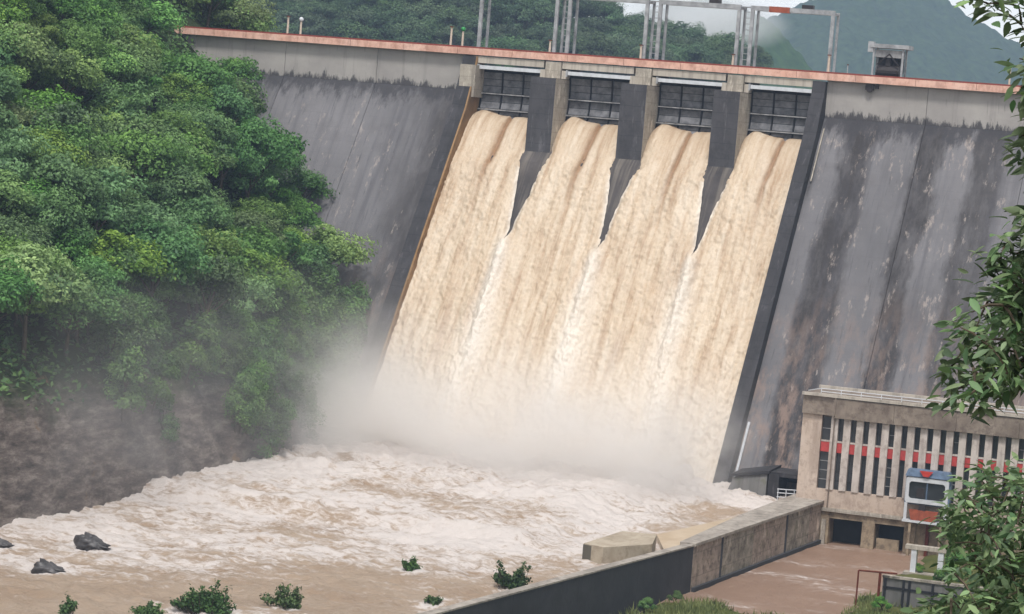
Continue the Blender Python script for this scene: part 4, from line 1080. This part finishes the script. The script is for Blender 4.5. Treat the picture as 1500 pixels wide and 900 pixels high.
def near_tree(name, label, base, trunk_r, dist, polys, clusters, per, lsize, seed, spread, twigr=0.010, skel=None):
    """leaf sprays at cluster centres (photo direction, tree's own distance), twigs joining them to the limbs"""
    rg = np.random.default_rng(seed)
    t = thing(name, label, 'tree', base)
    B = np.array(base)
    tr = MB(); sk = [np.array(p) for p in skel]
    tr.tube(sk, [trunk_r*(1-0.8*i/(len(sk)-1)) for i in range(len(sk))], 9)
    tr.build('trunk', 'bark', t, True)
    C = []
    for poly, nclu in polys:
        us = [p[0] for p in poly]; vs = [p[1] for p in poly]; k = 0
        while k < nclu:
            u, v = rg.uniform(min(us), max(us)), rg.uniform(min(vs), max(vs))
            if inpoly(u, v, poly): C.append(atd(u, v, dist+rg.normal(0, spread))); k += 1
    C += [atd(u, v, dist+rg.normal(0, spread*0.3)) for u, v in clusters]
    # limbs: tree-grow, each cluster joins the nearest already joined node closer to the trunk
    nodes = [(p, 0.05) for p in sk[len(sk)//3:]]
    order = sorted(range(len(C)), key=lambda i: min(np.linalg.norm(C[i]-p) for p, _ in nodes))
    br = MB(); N0 = []
    for i in order:
        c = C[i]; j = min(range(len(nodes)), key=lambda q: np.linalg.norm(nodes[q][0]-c)+0.0)
        a = nodes[j][0]; mid = (a+c)/2+np.array([0, 0, 0.06*np.linalg.norm(c-a)])
        L_ = np.linalg.norm(c-a); r0 = min(0.05, twigr+0.012*L_)
        br.tube([a, mid, c], [r0, r0*0.8, twigr*0.6], 5); nodes.append((c, twigr)); N0.append((c, (c-a)/(L_+1e-6)))
    br.build('branch', 'bark', t)
    mats = []
    for c, d in N0:
        for k in range(per):
            az = rg.uniform(0, 6.28); out = np.array([math.cos(az), math.sin(az), rg.uniform(-0.75, 0.35)])+0.6*d
            out /= np.linalg.norm(out)
            upv = np.array([0, 0, 1])+rg.normal(0, 0.45, 3); side = np.cross(upv, out); side /= np.linalg.norm(side); up = np.cross(out, side)
            s = lsize*rg.uniform(0.65, 1.25); p = c+rg.normal(0, lsize*0.42, 3)
            mats.append((p, out*s, side*s, up*s))
    vis = []
    for i, (p, *_) in enumerate(mats):
        u, v, d = proj(p)
        vis.append((0 if (-20 < u < 1495 and -10 < v < 895) else 1, d, i))
    vis.sort()
    near = set(i for _, _, i in vis[:300])
    VV = []; FF = []; TT = []
    for i, (p, a, b, c) in enumerate(mats):
        tone = min(3, int(rg.random()*4))
        if i in near:
            o = bpy.data.objects.new('leaf', leafme[tone]); col.objects.link(o); o.parent = t
            q = p-B
            o.matrix_local = Matrix(((a[0], b[0], c[0], q[0]), (a[1], b[1], c[1], q[1]), (a[2], b[2], c[2], q[2]), (0, 0, 0, 1)))
        else:
            FF.append(LF+len(VV)*len(LV)); VV.append(p-B+LV[:, :1]*a+LV[:, 1:2]*b+LV[:, 2:]*c); TT += [(0.1, 0.4, 0.7, 1.0)[tone]]*len(LF)
    if VV:
        o = npmesh('foliage', np.concatenate(VV), np.concatenate(FF), 'leaf_near', t, {'tone': ('FACE', TT)}, True); o['kind'] = 'stuff'
    return t
bu = atd(1720, 640, 26.0); gz = float(z_right(np.array(bu[0]), np.array(bu[1])))
near_tree('broadleaf_tree', 'tall broadleaf tree with drooping leaf sprays beside the upper power house', (bu[0], bu[1], gz), 0.17, 26.0,
          [([(1500, 315), (1470, 350), (1455, 385), (1440, 430), (1405, 475), (1388, 540), (1388, 585), (1430, 606), (1452, 590), (1475, 560), (1520, 560), (1640, 600), (1660, 300)], 210),
           ([(1452, 72), (1470, 58), (1500, 55), (1600, 40), (1600, 210), (1500, 230), (1485, 200), (1478, 180), (1490, 150), (1475, 92)], 34),
           ([(1500, 100), (1640, 60), (1640, 380), (1500, 300), (1494, 200)], 50)],
          [(1432, 2), (1448, 6), (1470, 6), (1492, 10), (1462, 14), (1496, 36), (1420, -6)], 11, 0.175, 5, 0.45,
          skel=[(bu[0], bu[1], gz-0.5), (bu[0]+0.1, bu[1], gz+2.5), atd(1690, 380, 26), atd(1660, 150, 26.2), atd(1640, -60, 26.4)])
bl = atd(1560, 1050, 36.0); gz = float(z_right(np.array(bl[0]), np.array(bl[1])))
near_tree('broadleaf_shrub', 'dense lower broadleaf tree on the bank in front of the power house', (bl[0], bl[1], gz), 0.12, 36.0,
          [([(1378, 775), (1402, 722), (1440, 690), (1500, 700), (1600, 680), (1620, 940), (1340, 940), (1362, 880), (1395, 850), (1400, 810)], 300),
           ([(1372, 752), (1405, 740), (1410, 790), (1385, 785)], 8)],
          [(1440, 690), (1480, 688), (1455, 700), (1380, 760)], 9, 0.19, 6, 0.6,
          skel=[(bl[0], bl[1], gz-0.5), atd(1555, 960, 36), atd(1540, 860, 36), atd(1520, 760, 36), atd(1510, 715, 36)])

# ---------------- bank grass and low shrubs
n = 26000
gx = rt.uniform(30, 66, n); gy = rt.uniform(-140, -80, n); gz = z_right(gx, gy)
keep = (gz > -3.98) & (gx > wall_x(gy)+0.5) & (vnoise(gx*0.25, gy*0.25, 5)+0.55 > rt.random(n)*1.1-0.2)
gx, gy, gz = gx[keep], gy[keep], gz[keep]; n = len(gx)
hgt = rt.uniform(0.25, 0.85, n); az = rt.uniform(0, 6.28, n); wd = 0.05+0.06*rt.random(n); ln = rt.normal(0, 0.25, (n, 2))
P0_ = np.stack([gx-np.cos(az)*wd, gy-np.sin(az)*wd, gz-0.05], -1); P1_ = np.stack([gx+np.cos(az)*wd, gy+np.sin(az)*wd, gz-0.05], -1)
P2_ = np.stack([gx+ln[:, 0], gy+ln[:, 1], gz+hgt], -1)
V = np.stack([P0_, P1_, P2_], 1).reshape(-1, 3)
stuff(npmesh('bank_grass', V, np.arange(3*n).reshape(n, 3), 'grass', attrs={'tone': ('FACE', np.clip(rt.random(n)*0.6+0.4*vnoise(gx*0.3, gy*0.3, 9)+0.2, 0, 1))}), 'yellow green grass on the low bank at the end of the tailrace', 'grass')
for i, (u, v, s_) in enumerate([(945, 896, 0.32), (990, 880, 0.26), (1010, 862, 0.2), (1290, 898, 0.32), (1330, 888, 0.4), (1385, 872, 0.55), (1400, 838, 0.5), (1345, 842, 0.25), (1420, 800, 0.6), (1465, 830, 0.6)]):
    p = atz(u, v, -3.6)
    lab = ['leafy weed at the foot of the dark river wall', 'leafy shrub on the bank around the rusty pipe frame and grey wall', 'green shrub behind the small white concrete frame'][0 if i < 3 else 1 if i < 6 else 2]
    plant('bank_shrub', lab, 'shrub', 'shrubs on the tailrace bank', KINDS[6], (p[0], p[1], float(z_right(np.array(p[0]), np.array(p[1])))-0.4), s_, i*1.3)

for i in range(34):
    x, y = rt.uniform(60, 100), rt.uniform(-150, -50)
    if y > -90 and x < 66: continue
    plant('bank_shrub', 'green shrub scattered on the grassy slope right of the tailrace', 'shrub', 'shrubs on the grassy slope', KINDS[(i % 3)*2], (x, y, float(z_right(np.array(x), np.array(y)))-0.5), rt.uniform(0.35, 0.8), rt.uniform(0, 6))
# ================================================================== AIR: haze and spray
def vol_mat(name, color, dens_builder, aniso=0.2):
    m = NT(name); t = m.t; t.nodes.remove(m.p)
    v = t.nodes.new('ShaderNodeVolumePrincipled'); v.inputs['Color'].default_value = color; v.inputs['Anisotropy'].default_value = aniso
    m.put(v.inputs['Density'], dens_builder(m)); t.links.new(v.outputs[0], m.out.inputs['Volume'])
    return m.m
HZ = vol_mat('pale_haze', (0.32, 0.41, 0.57, 1), lambda m: 0.00024, 0.0)
hz = MB().box(-3500, 3500, -900, 3150, -10, 420).build('haze', HZ)
stuff(hz, 'thin pale bluish haze over the whole valley', 'haze')
def spray_d(m):
    X, Y, Z = m.xyz()
    n = m.noise((0.085, 0.085, 0.10), 6, 0.66, (2, 1, 0))
    top = m.rng(X, -30, 25, 10.5, 8.5)
    zz = m.math('DIVIDE', Z, top)
    v = m.math('POWER', 2.718, m.math('MULTIPLY', m.math('MULTIPLY', zz, zz), -1.0))
    yy = m.math('DIVIDE', m.math('ADD', Y, 46), 11.0)
    hy = m.math('POWER', 2.718, m.math('MULTIPLY', m.math('MULTIPLY', yy, yy), -1.0))
    wx = m.math('MULTIPLY', m.rng(X, -34, -20), m.rng(X, 31, 22))
    d = m.math('MULTIPLY', m.math('MULTIPLY', v, hy), m.math('MULTIPLY', wx, m.rng(n, 0.42, 0.60, 0.08, 1.0)))
    d = m.math('MULTIPLY', d, m.rng(Z, 23.5, 17))
    return m.math('MULTIPLY', d, 0.3)
sp = MB().box(-35, 32, -78, -22, -1.5, 24).build('spray_mist', vol_mat('white_spray', (1.0, 0.975, 0.95, 1), spray_d))
stuff(sp, 'white spray cloud rising at the foot of the spillway', 'spray')
def drift_d(m):
    X, Y, Z = m.xyz()
    n = m.noise((0.05, 0.05, 0.07), 5, 0.62, (7, 3, 0))
    v = m.math('MULTIPLY', m.rng(Z, 25, 4), m.rng(Z, 34, 30))
    wx = m.math('MULTIPLY', m.rng(X, -57, -34), m.rng(X, -9, -20))
    wy = m.math('MULTIPLY', m.rng(Y, -137, -112), m.rng(Y, -24, -42))
    d = m.math('MULTIPLY', m.math('MULTIPLY', v, wx), m.math('MULTIPLY', wy, m.rng(n, 0.40, 0.64, 0.03, 1.0)))
    return m.math('MULTIPLY', d, 0.034)
dr = MB().box(-58, -8, -138, -22.5, -1.4, 34.5).build('drifting_mist', vol_mat('grey_drifting_mist', (0.93, 0.91, 0.91, 1), drift_d))
stuff(dr, 'thin grey mist drifting along the wooded cliff', 'mist')
def cloud_d(m):
    X, Y, Z = m.xyz()
    n = m.noise((0.012, 0.012, 0.02), 5, 0.6, (1, 4, 0))
    cx, cz = float(aty(1035, 30, 900)[0]), float(aty(1035, 30, 900)[2])
    a = m.math('DIVIDE', m.math('SUBTRACT', X, cx), 34.0); b = m.math('DIVIDE', m.math('SUBTRACT', Z, cz), 13.0)
    r = m.math('ADD', m.math('MULTIPLY', a, a), m.math('MULTIPLY', b, b))
    d = m.math('MULTIPLY', m.rng(r, 1.0, 0.0), m.rng(n, 0.35, 0.6))
    return m.math('MULTIPLY', d, 0.07)
c0 = aty(1035, 30, 900)
cl = MB().box(c0[0]-36, c0[0]+36, 860, 940, c0[2]-14, c0[2]+14).build('valley_mist', vol_mat('valley_mist_vapour', (0.97, 0.97, 0.98, 1), cloud_d))
stuff(cl, 'white wisp of valley mist hanging before the distant ridge', 'mist')
